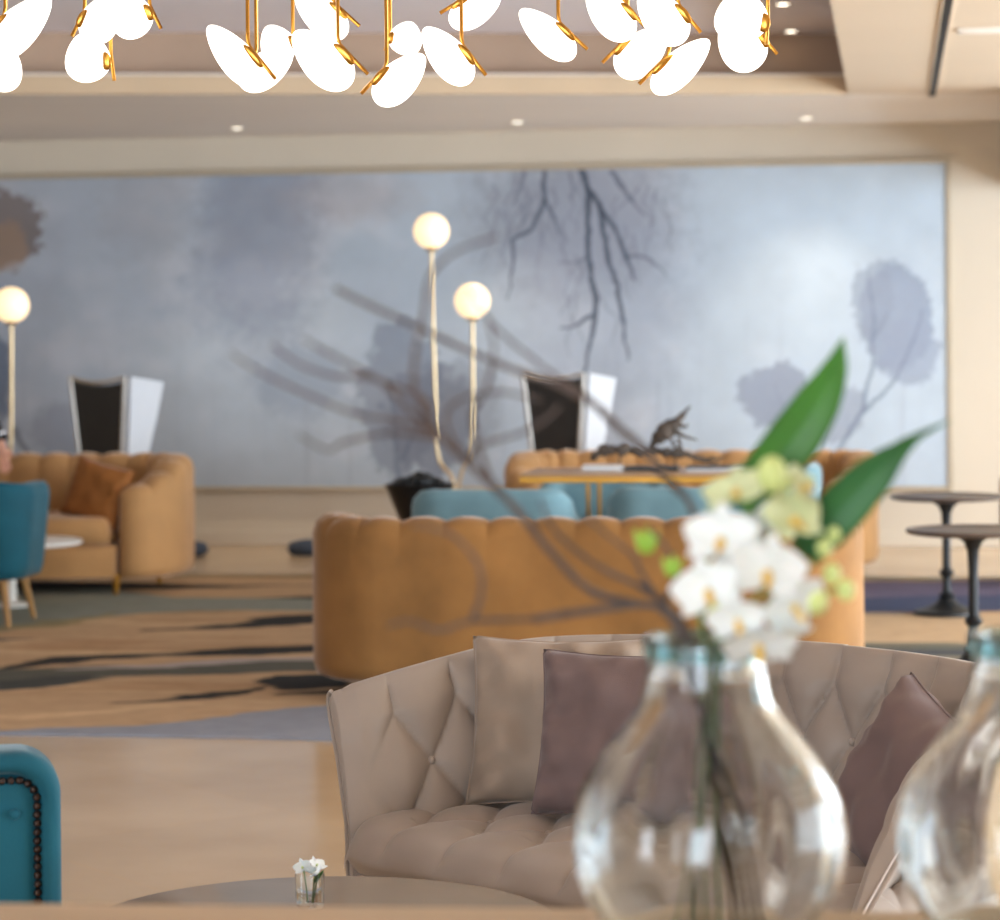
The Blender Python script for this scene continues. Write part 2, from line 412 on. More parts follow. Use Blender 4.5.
    br_([(570, 172), (574, 190), (572, 200)], [3, 2, 1], k=.5)
    tr = random.Random(12)
    for k in range(34):
        x = tr.uniform(492, 668); y = tr.uniform(170, 300 if 560 < x < 640 else 220); P = [(x, y)]
        for q in range(4): x += tr.uniform(-10, 10); y += tr.uniform(8, 18); P.append((x, y))
        br_(P, [2.2, 2, 1.6, 1.2, .6], (104, 112, 128), .45)
    bl = (122, 136, 158)
    br_([(838, 452), (862, 410), (872, 370), (874, 320), (868, 270)], [5, 4, 3, 3, 1], bl, .8)
    br_([(862, 412), (892, 385), (912, 345), (922, 310)], [4, 3, 3, 1], bl, .8)
    br_([(822, 450), (830, 415), (842, 390)], [3, 2, 1], bl, .7)
    br_([(873, 340), (884, 318), (890, 310)], [2, 2, 1], bl, .7)
    br_([(800, 440), (784, 410), (774, 385)], [3, 2, 1], bl, .4)
    dk = (86, 98, 118)
    br_([(400, 490), (396, 440), (390, 380)], [5, 4, 2], dk, .5)
    br_([(402, 460), (420, 420), (436, 390)], [4, 3, 1], dk, .5)
    br_([(15, 430), (24, 448), (34, 460)], [5, 6, 5], (80, 84, 92), .6)
    C *= (1 + (n2 - .5)[..., None] * .16)
    P = np.stack([XX, np.full_like(XX, WY0 - .05), ZZ], -1)
    painted_grid('canvas', P, np.clip(C, 0, 1), M_mural, root, ((x0 + x1) / 2, WY0, z0))
    f = G(); w = .035; h = z1 - z0; L = x1 - x0
    f.box((0, -.03, h + w / 2), (L + 2 * w, .07, w), .006).box((0, -.03, -w / 2), (L + 2 * w, .07, w), .006)
    f.box((L / 2 + w / 2, -.03, h / 2), (w, .07, h), .006).box((-L / 2 - w / 2, -.03, h / 2), (w, .07, h), .006)
    f.build('frame', M_silverf, root, smooth=False)
    G().box((0, -.02, h / 2), (L, .035, h)).build('backing_board', M_wall, root, smooth=False)
M_silverf = mat('champagne_frame', (178, 166, 146), .5, metal=.2, var=.05)
mural()

# ------------------------------------------------------------------ carpet
def carpet():
    ya = Wz(250, 576, 0).y
    X0, X1 = -9.0, 3.2; nx = 420; ny = 380
    xs = np.linspace(X0, X1, nx); t = np.linspace(0, 1, ny)
    XX, TT = np.meshgrid(xs, t)
    # near edge steps back to the right of the mustard sofa
    near = np.interp(xs, [-9, -2.6, -.3, .3, 3.2], [Wz(100, 737, 0).y] * 2 + [9.6, 9.6, 9.6])
    YY = near[None, :] + (ya - near)[None, :] * TT
    dd = XX * FW.x + YY * FW.y; la = XX * RT.x + YY * RT.y
    A = la / dd * F; B = CH / dd * F
    U = A * math.cos(ROLL) + B * math.sin(ROLL) + HX; V = B * math.cos(ROLL) - A * math.sin(ROLL) + HY
    U = U + (fbm(XX * 1.2, YY * 3, 60) - .5) * 50; V = V + (fbm(XX * .9, YY * 4.5, 61) - .5) * 7 + (fbm(XX * 6, YY * 18, 62) - .5) * 2
    n = fbm(XX * .6, YY * 4, 63); n2 = fbm(XX * 1.6 + 3, YY * 9, 64); n3 = fbm(XX * 20, YY * 20, 65, 2)
    C = np.zeros(U.shape + (3,)) + np.array(lin((188, 158, 124)))
    C = mixc(C, (208, 178, 142), sst(.5, .7, n) * .8); C = mixc(C, (164, 128, 92), sst(.55, .75, n2) * .7)
    # generic streaks where the sofas hide the pattern
    far = sst(320, 420, U)
    C = mixc(C, (62, 62, 62), sst(.60, .66, fbm(XX * .5 + 5, YY * 3.5, 66)) * .9 * far)
    C = mixc(C, (108, 110, 100), sst(.58, .64, fbm(XX * .5 + 15, YY * 3, 67)) * .8 * far)
    def st(pts, w, rgb, k=1, soft=1.6):
        nonlocal C
        C = mixc(C, rgb, sst(soft, -soft, segdist(U, V * 2.2, [(x, y * 2.2) for x, y in pts], [q * 2.2 for q in w])) * k)
    ink = (52, 52, 52); gg = (140, 144, 134); gl = (150, 150, 136)
    st([(-200, 577), (320, 577)], [5, 5], (128, 108, 76))
    st([(-200, 586), (60, 587), (200, 588), (320, 586)], [8, 7, 2, 1], ink)
    st([(150, 600), (220, 603), (330, 600)], [1, 4, 5], ink)
    st([(-200, 618), (0, 612), (100, 604), (180, 606), (330, 607)], [44, 42, 30, 14, 8], gg)
    st([(-100, 606), (60, 600), (120, 598)], [6, 10, 2], gl, .8)
    st([(-20, 632), (60, 626), (110, 616)], [5, 6, 1], (150, 136, 96), .7)
    st([(-200, 642), (0, 642), (36, 641)], [3, 3, 1], (84, 84, 84))
    st([(140, 634), (200, 630), (260, 624), (330, 619)], [1, 5, 8, 11], ink)
    st([(-200, 672), (0, 672), (60, 664), (120, 659), (310, 651), (340, 650)], [6, 2, 6, 6, 9, 9], ink)
    st([(-200, 684), (0, 682), (80, 676), (310, 668), (340, 668)], [16, 20, 14, 10, 10], (92, 92, 84))
    st([(60, 672), (150, 669), (310, 661), (340, 660)], [1, 4, 4, 4], (168, 158, 154))
    st([(-200, 690), (0, 688), (50, 684), (100, 680)], [8, 10, 8, 2], (74, 76, 74))
    st([(110, 706), (180, 700), (240, 696), (264, 690)], [1, 4, 6, 3], ink)
    st([(262, 683), (290, 685), (340, 682)], [3, 16, 14], ink)
    st([(280, 698), (340, 694)], [2, 5], ink)
    st([(-200, 716), (40, 720), (200, 706)], [2, 5, 2], (210, 178, 140), .8)
    st([(-200, 738), (0, 737), (130, 734), (240, 729), (345, 727), (420, 727)], [6, 8, 11, 22, 38, 44], (142, 146, 156))
    st([(860, 579), (1100, 579)], [5, 5], (120, 116, 100))
    st([(860, 590), (1100, 590)], [16, 17], (92, 86, 108))
    st([(860, 607), (930, 606), (1100, 603)], [17, 18, 14], (66, 72, 96))
    st([(860, 632), (1100, 632)], [28, 30], (188, 160, 128))
    st([(860, 656), (1100, 656)], [8, 8], (78, 80, 84))
    C *= (1 + (n3 - .5)[..., None] * .2)
    P = np.stack([XX, YY, np.full_like(XX, .012)], -1)
    o = painted_grid('carpet', P, np.clip(C, 0, 1), M_carpet, thick=.012)
    tag(o, 'broad inlaid carpet with tan, charcoal and grey green streaks under the sofas', 'carpet')
carpet()

# ------------------------------------------------------------------ upholstery sweeps
def usweep(path, sec, n_end=True):
    """path: Nx2 points running round the back from right to left arm; sec(i, s, L) -> list of (outward offset, z)"""
    path = np.array(path); N = len(path)
    T = np.gradient(path, axis=0); T /= np.linalg.norm(T, axis=1)[:, None]
    Nn = np.stack([T[:, 1], -T[:, 0]], 1)
    c = path.mean(0)
    if np.sum((path - c) * Nn) < 0: Nn = -Nn
    s = np.concatenate([[0], np.cumsum(np.linalg.norm(np.diff(path, axis=0), axis=1))])
    rows = []
    for i in range(N):
        rows.append([(path[i, 0] + Nn[i, 0] * o, path[i, 1] + Nn[i, 1] * o, z) for o, z in sec(i, s[i], s[-1])])
    g = G(); g.grid(rows, cu=True)
    nc = len(rows[0])
    g.F.append(tuple(range(nc))[::-1]); g.F.append(tuple((N - 1) * nc + k for k in range(nc)))
    return g
def upath(w, front, back, r, n=200):
    """U outline: arms from y=front, back at y=back, corner radius r"""
    P = [(w, front), (w, back - r)]
    for k in range(1, 16): P.append((w - r + r * math.cos(PI / 2 * k / 16), back - r + r * math.sin(PI / 2 * k / 16)))
    P.append((w - r, back)); P += [(-x, y) for x, y in P[::-1]]
    return resample(P, n)[0]
def arcsec(pts, nn=3):
    return pts

def pillow(name, label, M, w, h, t, m, group=None, wrinkle=.006, seed=1):
    n = 34; rows_f = []; rows_b = []
    r = random.Random(seed); ph = [r.uniform(0, 6) for _ in range(6)]
    for i in range(n + 1):
        v = -1 + 2 * i / n; rf = []; rb = []
        for j in range(n + 1):
            u = -1 + 2 * j / n
            e = max(0, (1 - u ** 4) * (1 - v ** 4)) ** .55
            x = u * w / 2 * (1 - .07 * (1 - v * v) ** 1 * abs(u)); y = v * h / 2 * (1 - .07 * (1 - u * u) * abs(v))
            wr = wrinkle * (math.sin(7 * u + 3 * v + ph[0]) * math.sin(4 * v - 3 * u + ph[1]) + .7 * math.sin(13 * (u + .6 * v) + ph[2]) * (u * u + v * v) * .6 + .5 * math.sin(18 * (v - .4 * u) + ph[3]) * abs(u) ** 2) * e ** .4
            rf.append((x, y, t / 2 * e + wr)); rb.append((x, y, -t / 2 * e + wr))
        rows_f.append(rf); rows_b.append(rb)
    g = G().grid(rows_f).grid(rows_b)
    o = g.build(name, m, ang=80); o.matrix_world = M
    # seam piping round the edge
    e = [rows_f[0][j] for j in range(1, n)] + [rows_f[i][n] for i in range(1, n)] + [rows_f[n][j] for j in range(n - 1, 0, -1)] + [rows_f[i][0] for i in range(n - 1, 0, -1)] + [rows_f[0][1]]
    G().tube(e, .0022, 6).build('piping', m, o)
    return tag(o, label, 'cushion', group)
def frame_m(c, nrm, roll=0):
    """matrix with local z along nrm, local y as near up as can be, rolled"""
    z = Vector(nrm).normalized(); x = Vector((0, 0, 1)).cross(z).normalized(); y = z.cross(x)
    R = Matrix((x, y, z)).transposed().to_4x4() @ Matrix.Rotation(roll, 4, 'Z')
    return Matrix.Translation(c) @ R

def spath(w, front, back, rb, n=420, rf=.42):
    P = []
    for k in range(12):
        a = math.radians(-68) * (1 - k / 11); P.append((w - rf + rf * math.cos(a), front + .04 + rf + rf * math.sin(a)))
    for k in range(17): P.append((w - rb + rb * math.cos(PI / 2 * k / 16), back - rb + rb * math.sin(PI / 2 * k / 16)))
    P += [(-x, y) for x, y in P[::-1]]
    return resample(P, n)[0]
# ---- mustard channel-back sofa (front = local -y)
def channel_sofa(name, label, loc, rot, group):
    root = thing(name, label, 'sofa', loc, rot, group)
    W2, D0, D1, H, zb, per = 1.12, -.46, .46, .742, .085, .178
    path = spath(W2, D0, D1, .34)
    Ltot = None
    def sec(i, s, L):
        e = min(s, L - s)
        endr = min(1, e / .16); k = math.sqrt(max(0, 1 - (1 - endr) ** 2)) * .72 + .28   # rounded arm fronts
        th = .19 * k; mid = -.095
        nch = round(L / per); ch = abs(math.sin(PI * nch * s / L)) ** .6
        top = H - .022 + .022 * ch - (1 - k) * .04 - .15 * (1 - float(sst(.05, .62, np.array(e))))
        o1, o0 = mid + th / 2, mid - th / 2 - .018 * ch
        P = [(o1 - .05, zb), (o1 - .012, zb + .015), (o1, zb + .06), (o1, zb + .2), (o1, zb + .4), (o1, top - .07), (o1 - .012, top - .03), (o1 - .045 * k, top - .004),
             (mid, top + .004), (o0 + .045 * k, top - .006), (o0 + .008, top - .035), (o0, top - .08), (o0 - .004, .5), (o0 + .01, .40), (o0 + .02, .30), (o0 + .03, zb + .02), (mid, zb)]
        return P
    usweep(path, sec).build('backrest', M_must, root, ang=70)
    # seat base and cushion, rounded front
    def slab(z0, z1, yf, w, bul, nm):
        out = []
        for k in range(61):
            u = -1 + 2 * k / 60
            out.append((u * w, yf + .10 * abs(u) ** 3.2))
        out += [(w, .3), (-w, .3)]
        g = G(); n = len(out); rings = []
        for ins, z in ((.02, z0), (.003, z0 + .012), (-bul, (z0 + z1) / 2), (0, z1 - .03), (.012, z1 - .010), (.035, z1)):
            cx, cy = 0, .1
            rings.append([(x * (1 - ins / w), y + ins * (1 if y < .25 else -1), z) for x, y in out])
        g.grid(rings, cu=True)
        g.F.append(tuple(range(n))[::-1]); g.F.append(tuple(len(rings) * n - n + k for k in range(n)))
        return g.build(nm, M_must, root, ang=50)
    slab(zb, .27, D0 + .0, .80, 0, 'seat_base')
    slab(.272, .42, D0 - .015, .76, .008, 'seat_cushion')
    for x, y in ((-.80, -.33), (.80, -.33), (-.86, .36), (.86, .36)):
        G().tube([(x, y, .11), (x, y, 0)], [.022, .014], 14).build('leg', M_brass, root)
    return root

near_c = cw(.287, 10.62); near_s = channel_sofa('channel_sofa', 'mustard velvet sofa seen from behind, scalloped top, nearest of the three channel sofas', (near_c.x, near_c.y + .46, .012), PI, 'channel back sofas')
far_c = W(690, 500, 16.2)
_f = dup(near_s, (far_c.x, far_c.y, .012), 0, 'mustard velvet sofa, coloured as daylit, facing the camera behind the brass table, mostly hidden', 'channel back sofas')
lf = cw((193 - 500) / F * 15.9, 15.9)
_l = dup(near_s, (lf.x - 1.15, lf.y - .22, .012), 0, 'mustard velvet sofa, coloured as daylit, at the left edge facing the camera with one amber cushion', 'channel back sofas'); _l.scale = (1.04, 1, 1.045)
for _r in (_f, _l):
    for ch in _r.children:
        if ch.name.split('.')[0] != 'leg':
            ch.material_slots[0].link = 'OBJECT'; ch.material_slots[0].material = M_must_lit
# amber cushion in the corner of the left sofa
c = W(97, 492, 15.55)
pillow('cushion', 'amber square cushion leaning in the corner of the left mustard sofa', frame_m(c, (-.28, -.93, .25), math.radians(-14)), .40, .36, .13, mat('amber_velvet', (146, 92, 44), .75, sheen=.6, var=.15, spec=.25), seed=3)

# ---- tub armchairs with wooden legs
def tub_chair(name, label, loc, rot, m, group):
    root = thing(name, label, 'armchair', loc, rot, group)
    path = upath(.345, -.20, .30, .17, 160)
    def sec(i, s, L):
        e = min(s, L - s); k = min(1, e / .10); k = .35 + .65 * math.sqrt(max(0, 1 - (1 - k) ** 2))
        th = .10 * k; mid = -.05; back = sst(.30, .75, np.array(min(s, L - s)))
        top = .725 + .025 * float(back) - (1 - k) * .04
        o1, o0 = mid + th / 2, mid - th / 2
        fl = .02
        return [(o1 - .06, .24), (o1 - .03, .25), (o1 - .015, .30), (o1, .45), (o1 + fl, top - .06), (o1 + fl - .008, top - .02), (o1 + fl - .03 * k, top), (o0 + fl + .03 * k, top), (o0 + fl + .006, top - .025), (o0 + fl, top - .08), (o0, .42), (o0 + .01, .26), (mid, .24)]
    usweep(path, sec).build('backrest', m, root, ang=70)
    out = [(.25 * math.cos(a) * (1 if abs(math.cos(a)) < .8 else 1.06), -.03 + .27 * math.sin(a)) for a in [2 * PI * k / 40 for k in range(40)]]
    g = G(); rings = []
    for sc_, z in ((.92, .24), (1, .26), (1.02, .34), (1.0, .41), (.93, .435), (.5, .445)): rings.append([(x * sc_, y * sc_, z) for x, y in out])
    g.grid(rings, cu=True); g.F.append(tuple(range(40))[::-1]); g.F.append(tuple(200 + k for k in range(40)))
    g.build('seat', m, root, ang=60)
    for sx, sy in ((-1, -1), (1, -1), (-1, 1), (1, 1)):
        G().tube([(sx * .20, sy * .17, .26), (sx * .25, sy * .235, 0)], [.024, .012], 12).build('leg', M_oak, root)
    return root
lc = cw((-28 - 500) / F * 13.95, 13.95)
t1 = tub_chair('tub_chair', 'deep teal velvet tub chair with tapered oak legs at the left edge', (lc.x, lc.y, .014), PI + .04, M_teal, 'teal tub chairs')
def rowchair(px, d, rot, label):
    p = cw((px - 500) / F * d, d)
    return dup(t1, (p.x, p.y, .016), rot, label, 'teal tub chairs')
TT_ = []
def tub2(px, d, rot, label):
    p = cw((px - 500) / F * d, d)
    if not TT_:
        TT_.append(tub_chair('tub_chair', label, (p.x, p.y, .016), rot, M_lteal, 'teal tub chairs')); return TT_[0]
    return dup(TT_[0], (p.x, p.y, .016), rot, label, 'teal tub chairs')

# back row of teal chairs at the brass table: wider backs seen over the mustard sofa
def wide_chair(name, label, loc, rot, group):
    root = thing(name, label, 'armchair', loc, rot, group)
    path = upath(.385, -.24, .31, .17, 160)
    def sec(i, s, L):
        e = min(s, L - s); k = min(1, e / .10); k = .35 + .65 * math.sqrt(max(0, 1 - (1 - k) ** 2))
        th = .11 * k; mid = -.055
        top = .745 - (1 - k) * .04 - .14 * (1 - float(sst(.12, .55, np.array(e))))
        o1, o0 = mid + th / 2, mid - th / 2
        return [(o1 - .06, .24), (o1 - .03, .25), (o1 - .015, .30), (o1, .45), (o1, top - .05), (o1 - .008, top - .02), (o1 - .03 * k, top), (o0 + .03 * k, top), (o0 + .006, top - .025), (o0, top - .08), (o0, .42), (o0 + .01, .26), (mid, .24)]
    usweep(path, sec).build('backrest', M_lteal, root, ang=70)
    G().box((0, -.02, .34), (.58, .52, .2), .05, seg=4).build('seat', M_lteal, root)
    for sx, sy in ((-1, -1), (1, -1), (-1, 1), (1, 1)):
        G().tube([(sx * .24, sy * .19, .26), (sx * .29, sy * .25, 0)], [.024, .012], 12).build('leg', M_oak, root)
    return root
def at_d(px, d): return cw((px - 500) / F * d, d)
p = at_d(496, 12.75); wc = wide_chair('tub_chair', 'pale teal tub chair back just above the mustard sofa, beside the black planter', (p.x, p.y, .016), PI, 'teal chairs at the brass table')
p = at_d(690, 12.75); dup(wc, (p.x, p.y, .016), PI, 'pale teal tub chair back above the mustard sofa, left of the orchid blooms')
p = at_d(762, 14.6); dup(wc, (p.x, p.y, .016), -PI / 2, 'pale teal chair at the right end of the brass table, behind the orchid')

p = at_d(601, 14.75); _c = dup(wc, (p.x, p.y, .014), 0, 'teal chair across the brass table, glimpsed in the gap between the two pale chair backs'); _c.scale = (1, 1, .88)
# ---- brass framed table, opaque top coloured like the sofa's reflection
tp = at_d(651, 13.75)
bt = thing('brass_table', 'brass framed table with its top coloured like the sofa reflection, behind the pale teal chairs', 'table', (tp.x, tp.y, .012))
zt = .735; L2 = .64
g = G().box((0, -.3, zt), (2 * L2, .03, .028), .004).box((0, .3, zt), (2 * L2, .03, .028), .004).box((-L2 + .015, 0, zt), (.03, .6, .035), .004).box((L2 - .015, 0, zt), (.03, .6, .035), .004)
g.build('table_frame', M_brass, bt, smooth=False)
G().box((0, 0, zt + .024), (2 * L2, .63, .012), .003).build('table_top', M_sofa_refl, bt, smooth=False)
for x in (-.30, .36):
    for y in (-.26, .26):
        g = G().box((x, y, zt / 2 - .01), (.018, .018, zt - .02), .002).box((x, y, .012), (.07, .03, .024), .003)
        g.build('leg', M_brass, bt, smooth=False)
ztop = zt + .03 + .012
def on_table(px, y): # point on the table top at table-local y
    d0 = 13.75
    for _ in range(4):
        q = at_d(px, d0); d0 += (tp.y + y - q.y) / FW.y
    return Vector((q.x, q.y, ztop))
q = on_table(651, 0); ds = thing('driftwood_sculpture', 'driftwood branch sculpture with an upright gnarled piece on a black base plate', 'sculpture', q)
G().box((0, 0, .012), (.27, .14, .024), .003).build('base', M_black, ds, smooth=False)
SD = 13.8
def loc(px, py, dd=0): return W(px, py, SD + dd) - q
for px in (620, 676): G().tube([(loc(px, 470).x, 0, .02), loc(px, 452)], .004, 8).build('support_rod', M_black, ds)
def gnarl(pts, r, nm, n=60, amp=.35, seed=1):
    P = spline(pts, n); R = np.interp(np.linspace(0, 1, n), np.linspace(0, 1, len(r)), r)
    rr = random.Random(seed); R = [x * (1 + amp * (rr.random() - .5) * 2) for x in R]
    P = [Vector(p) + Vector((rr.uniform(-1, 1), rr.uniform(-1, 1), rr.uniform(-1, 1))) * .006 for p in P]
    return G().tube(P, R, 9)
g = gnarl([loc(592, 457), loc(606, 450), loc(625, 449), (loc(646, 452)), loc(668, 452), loc(688, 455), loc(706, 460), loc(724, 457)], [.02, .030, .026, .018, .022, .016, .012, .006], 'w', seed=4)
for (a_, b_, r_) in (((700, 457), (712, 464), .010), ((712, 464), (720, 462), .007), ((688, 455), (676, 447), .012), ((596, 457), (590, 459), .02)): 
    g.tube([loc(*a_), loc(*b_)], [r_, r_ * .5], 8)
g.build('driftwood_branch', M_drift, ds, ang=80)
g = gnarl([loc(650, 448), loc(660, 436, -.03), loc(668, 430, -.04), loc(674, 424), loc(682, 416), loc(690, 407)], [.012, .035, .045, .03, .014, .003], 'w', 40, .4, 6)
for (a_, b_, r_) in (((668, 434), (662, 425), .02), ((676, 432), (686, 437), .016), ((686, 437), (697, 440), .008), ((678, 438), (682, 450), .012), ((680, 424), (684, 428), .014), ((684, 428), (688, 424), .010), ((672, 440), (676, 450), .010)):
    g.tube([loc(*a_), loc(*b_)], [r_, r_ * .45], 8)
g.build('upright_branch', M_drift, ds, ang=80)
q2 = on_table(602, -.05); bk = thing('white_book', 'white closed book lying on the brass table left of the driftwood', 'book', q2)
G().box((0, 0, .006), (.20, .16, .004), .001).box((0, 0, .030), (.20, .16, .004), .001).box((-.098, 0, .018), (.004, .16, .026), .001).build('cover', M_white, bk, smooth=False); G().box((.002, 0, .018), (.19, .15, .02)).build('pages', M_cream, bk, smooth=False)
q3 = on_table(722, -.05); tr = thing('tray', 'low pale tray with a thin dark rim at the right end of the brass table', 'tray', q3)
G().box((0, 0, .010), (.36, .22, .018), .003).build('tray_body', M_cream, tr, smooth=False); G().box((0, -.11, .022), (.366, .008, .008), .002).box((0, .11, .022), (.366, .008, .008), .002).box((-.18, 0, .022), (.008, .22, .008), .002).box((.18, 0, .022), (.008, .22, .008), .002).build('rim', M_iron, tr, smooth=False)

# ---- black planter behind the sofa
p = at_d(418, 15.8); pl = thing('planter', 'black tapering planter full of dark pebbles standing behind the mustard sofa', 'planter', (p.x, p.y, .016))
G().lathe([(0, 0), (.10, 0), (.105, .02), (.05, .05), (.05, .22), (.07, .26), (.20, .575), (.206, .59), (.196, .59), (.186, .56), (0, .56)], 40).build('pot', M_black, pl)
g = G(); rr = random.Random(3)
for k in range(46):
    a = rr.uniform(0, 2 * PI); r = .15 * math.sqrt(rr.random()); s = rr.uniform(.022, .036)
    g.ball((r * math.cos(a), r * math.sin(a), .58 + (.15 - r) * .45), (s, s, s * .8), 10)
o = g.build('pebbles', M_iron, pl); o['kind'] = 'stuff'

# ---- floor lamps with two globes
def globe_lamp(label, base, pts_t, pts_s, r=.115):
    root = thing('floor_lamp', label, 'floor lamp', base, 0, 'twin globe floor lamps')
    G().lathe([(0, 0), (.16, 0), (.16, .015), (.15, .022), (.02, .026), (0, .026)], 40).build('base', M_pbrass, root)
    def sub(P): return [Vector(p) - Vector(base) for p in P]
    for P in (pts_t, pts_s):
        Q = sub(P); G().tube(spline([Vector((Q[-1].x, Q[-1].y, .02))] + Q[::-1][:], 60) if False else Q, .0115, 10).build('stem', M_pbrass, root)
        c = Q[0] + Vector((0, 0, r * .95))
        gl = G().ball(c, r, 32).build('globe', M_globe, root)
        G().lathe([(0, -.02), (.03, -.02), (.04, 0), (.045, .018), (0, .018)], 20, mx=Matrix.Translation(Q[0])).build('globe_holder', M_pbrass, root)
    return root
DL = 17.4
b0 = W(456, 520, DL); b0.z = 0
S = [W(431.5, 248, DL), W(433, 320, DL), W(435.5, 400, DL), W(436.5, 440, DL), W(440, 462, DL), W(450, 474, DL), W(454, 484, DL)]
S = [Vector(p) for p in spline(S, 40)] + [Vector((b0.x - .012, b0.y, .02))]
T = [W(472.5, 318, DL), W(473, 380, DL), W(472.5, 430, DL), W(470, 455, DL), W(462, 472, DL), W(459, 484, DL)]
T = [Vector(p) for p in spline(T, 40)] + [Vector((b0.x + .012, b0.y, .02))]
globe_lamp('brass floor lamp with two glowing globes beside the right wing chair', b0, S, T)
b1 = W(-8, 520, DL); b1.z = 0
S = [W(11.5, 322, DL), W(11.5, 400, DL), W(11, 440, DL), W(8, 468, DL), W(0, 484, DL), W(-5, 492, DL)]
S = [Vector(p) for p in spline(S, 40)] + [Vector((b1.x + .012, b1.y, .02))]
T = [W(-30, 252, DL), W(-29, 400, DL), W(-28, 450, DL), W(-20, 480, DL), W(-11, 490, DL)]
T = [Vector(p) for p in spline(T, 40)] + [Vector((b1.x - .012, b1.y, .02))]
globe_lamp('brass globe floor lamp cut by the left edge, behind the left mustard sofa', b1, S, T)

# ---- high wing chairs by the mural (backs to the room)
def wing_chair(label, px, d, rot):
    p = at_d(px, d); root = thing('wing_chair', label, 'wing chair', (p.x, p.y, 0), rot, 'high wing chairs by the mural')
    # local: back face towards -y, seat towards +y
    def bx(z): return .17 + .03 * (z - .35) / .85 * 1.0
    rows = []
    for k in range(13):
        u = -1 + k / 6
        rows.append([(u * (.15 if z < .4 else .14 + .075 * (z - .4) / .8), -.22 - .05 * max(0, z - .4) + yy, z - (.035 * (1 - u * u) if z > 1.1 else 0)) for z, yy in ((.30, 0), (.5, 0), (.8, 0), (1.19, 0), (1.20, .05), (.8, .09), (.45, .11), (.3, .11))])
    g = G().grid(rows, cu=True); g.F.append(tuple(range(8))[::-1]); g.F.append(tuple(96 + k for k in range(8)))
    g.build('backrest', M_char, root, ang=35)
    for sx in (-1, 1):
        w0, w1 = .14, .215
        P = [(sx * w0, -.22, .42), (sx * (w1 + .003), -.262, 1.215)]
        G().tube([P[0], P[1]], .014, 10).build('piping', M_silver, root)
        # wing: deep at the top, narrow at arm level
        th = .035 * sx
        A = [(sx * .145, -.20, .45), (sx * .218, -.24, 1.22), (sx * .262, .06, 1.18), (sx * .235, .02, .95), (sx * .185, -.05, .62), (sx * .19, .25, .60), (sx * .19, .28, .30), (sx * .17, -.2, .30)]
        B = [(x + th, y, z) for x, y, z in A]; n = len(A)
        G().add(A + B, [tuple(range(n)), tuple(range(n, 2 * n))[::-1]] + [(i, (i + 1) % n, n + (i + 1) % n, n + i) for i in range(n)]).build('wing', M_cream, root, smooth=False)
    G().tube([(-.215, -.262, 1.215), (-.1, -.268, 1.19), (0, -.27, 1.18), (.1, -.268, 1.19), (.215, -.262, 1.215)], .011, 8).build('piping', M_silver, root)
    G().box((0, .04, .38), (.36, .48, .16), .04, seg=3).build('seat', M_char, root)
    for sx, sy in ((-1, -1), (1, -1), (-1, 1), (1, 1)):
        G().tube([(sx * .16, .02 + sy * .2, .31), (sx * .17, .02 + sy * .22, 0)], [.022, .014], 10).build('leg', M_black, root)
    return root
wing_chair('high wing chair with dark back and pale side wing, behind the left mustard sofa', 121, 17.75, math.radians(-20))
wing_chair('high wing chair with dark back and pale side wing, right of the twin globe lamp', 571, 17.6, math.radians(-20))

# ---- white low table by the left sofa
p = at_d(9, 14.75); wt = thing('side_table', 'white round low table between the teal chair and the left sofa', 'table', (p.x, p.y, .016))
G().lathe([(0, .335), (.375, .335), (.388, .34), (.388, .352), (.38, .358), (0, .358)], 48).build('table_top', M_white, wt)
G().lathe([(0, 0), (.10, 0), (.10, .012), (.03, .03), (.02, .3), (.06, .335), (0, .335)], 32).build('pedestal', M_white, wt)
# ---- blue-grey poufs by the wall
for px, lab in ((306, 'low dark blue round pouf on the floor by the wall, left of the mustard sofa'), (186, 'low dark blue round pouf by the wall behind the left sofa arm')):
    p = at_d(px, 18.15); pf = thing('pouf', lab, 'pouf', (p.x, p.y, 0), 0, 'low poufs by the wall')
    G().lathe([(0, 0), (.10, 0), (.13, .02), (.14, .05), (.12, .085), (.06, .10), (0, .102)], 32).build('cushion_body', M_pouf, pf)
    G().ball((0, 0, .103), (.012, .012, .006), 10).build('button', M_pouf, pf)

# ---- iron pedestal tables on the right
def iron_table(px, d, label):
    p = at_d(px, d); r = thing('pedestal_table', label, 'table', (p.x, p.y, .016), 0, 'iron pedestal tables')
    G().lathe([(0, .590), (.265, .590), (.283, .596), (.287, .604), (.283, .612), (.27, .612), (.265, .606), (0, .606)], 56).build('table_top', M_ironwood, r)
    G().lathe([(0, .592), (.075, .592), (.07, .575), (.04, .555), (.026, .52), (.021, .42), (.021, .24), (.03, .232), (.04, .215), (.03, .198), (.022, .19), (.02, .15), (.024, .115), (.042, .10), (.036, .085), (.03, .075), (0, .075)], 28).build('pedestal', M_iron, r)
    G().lathe([(0, .085), (.04, .08), (.06, .055), (.11, .03), (.165, .016), (.17, 0), (0, 0)], 40).build('base', M_iron, r)
    return r
a_, b_ = ray(945, 617); iron_table(944.5, CH / b_, 'iron pedestal table with thin dark top, farther of the two at right')
a_, b_ = ray(972, 675); iron_table(971, CH / b_, 'iron pedestal table with thin dark top, nearer of the two at right')
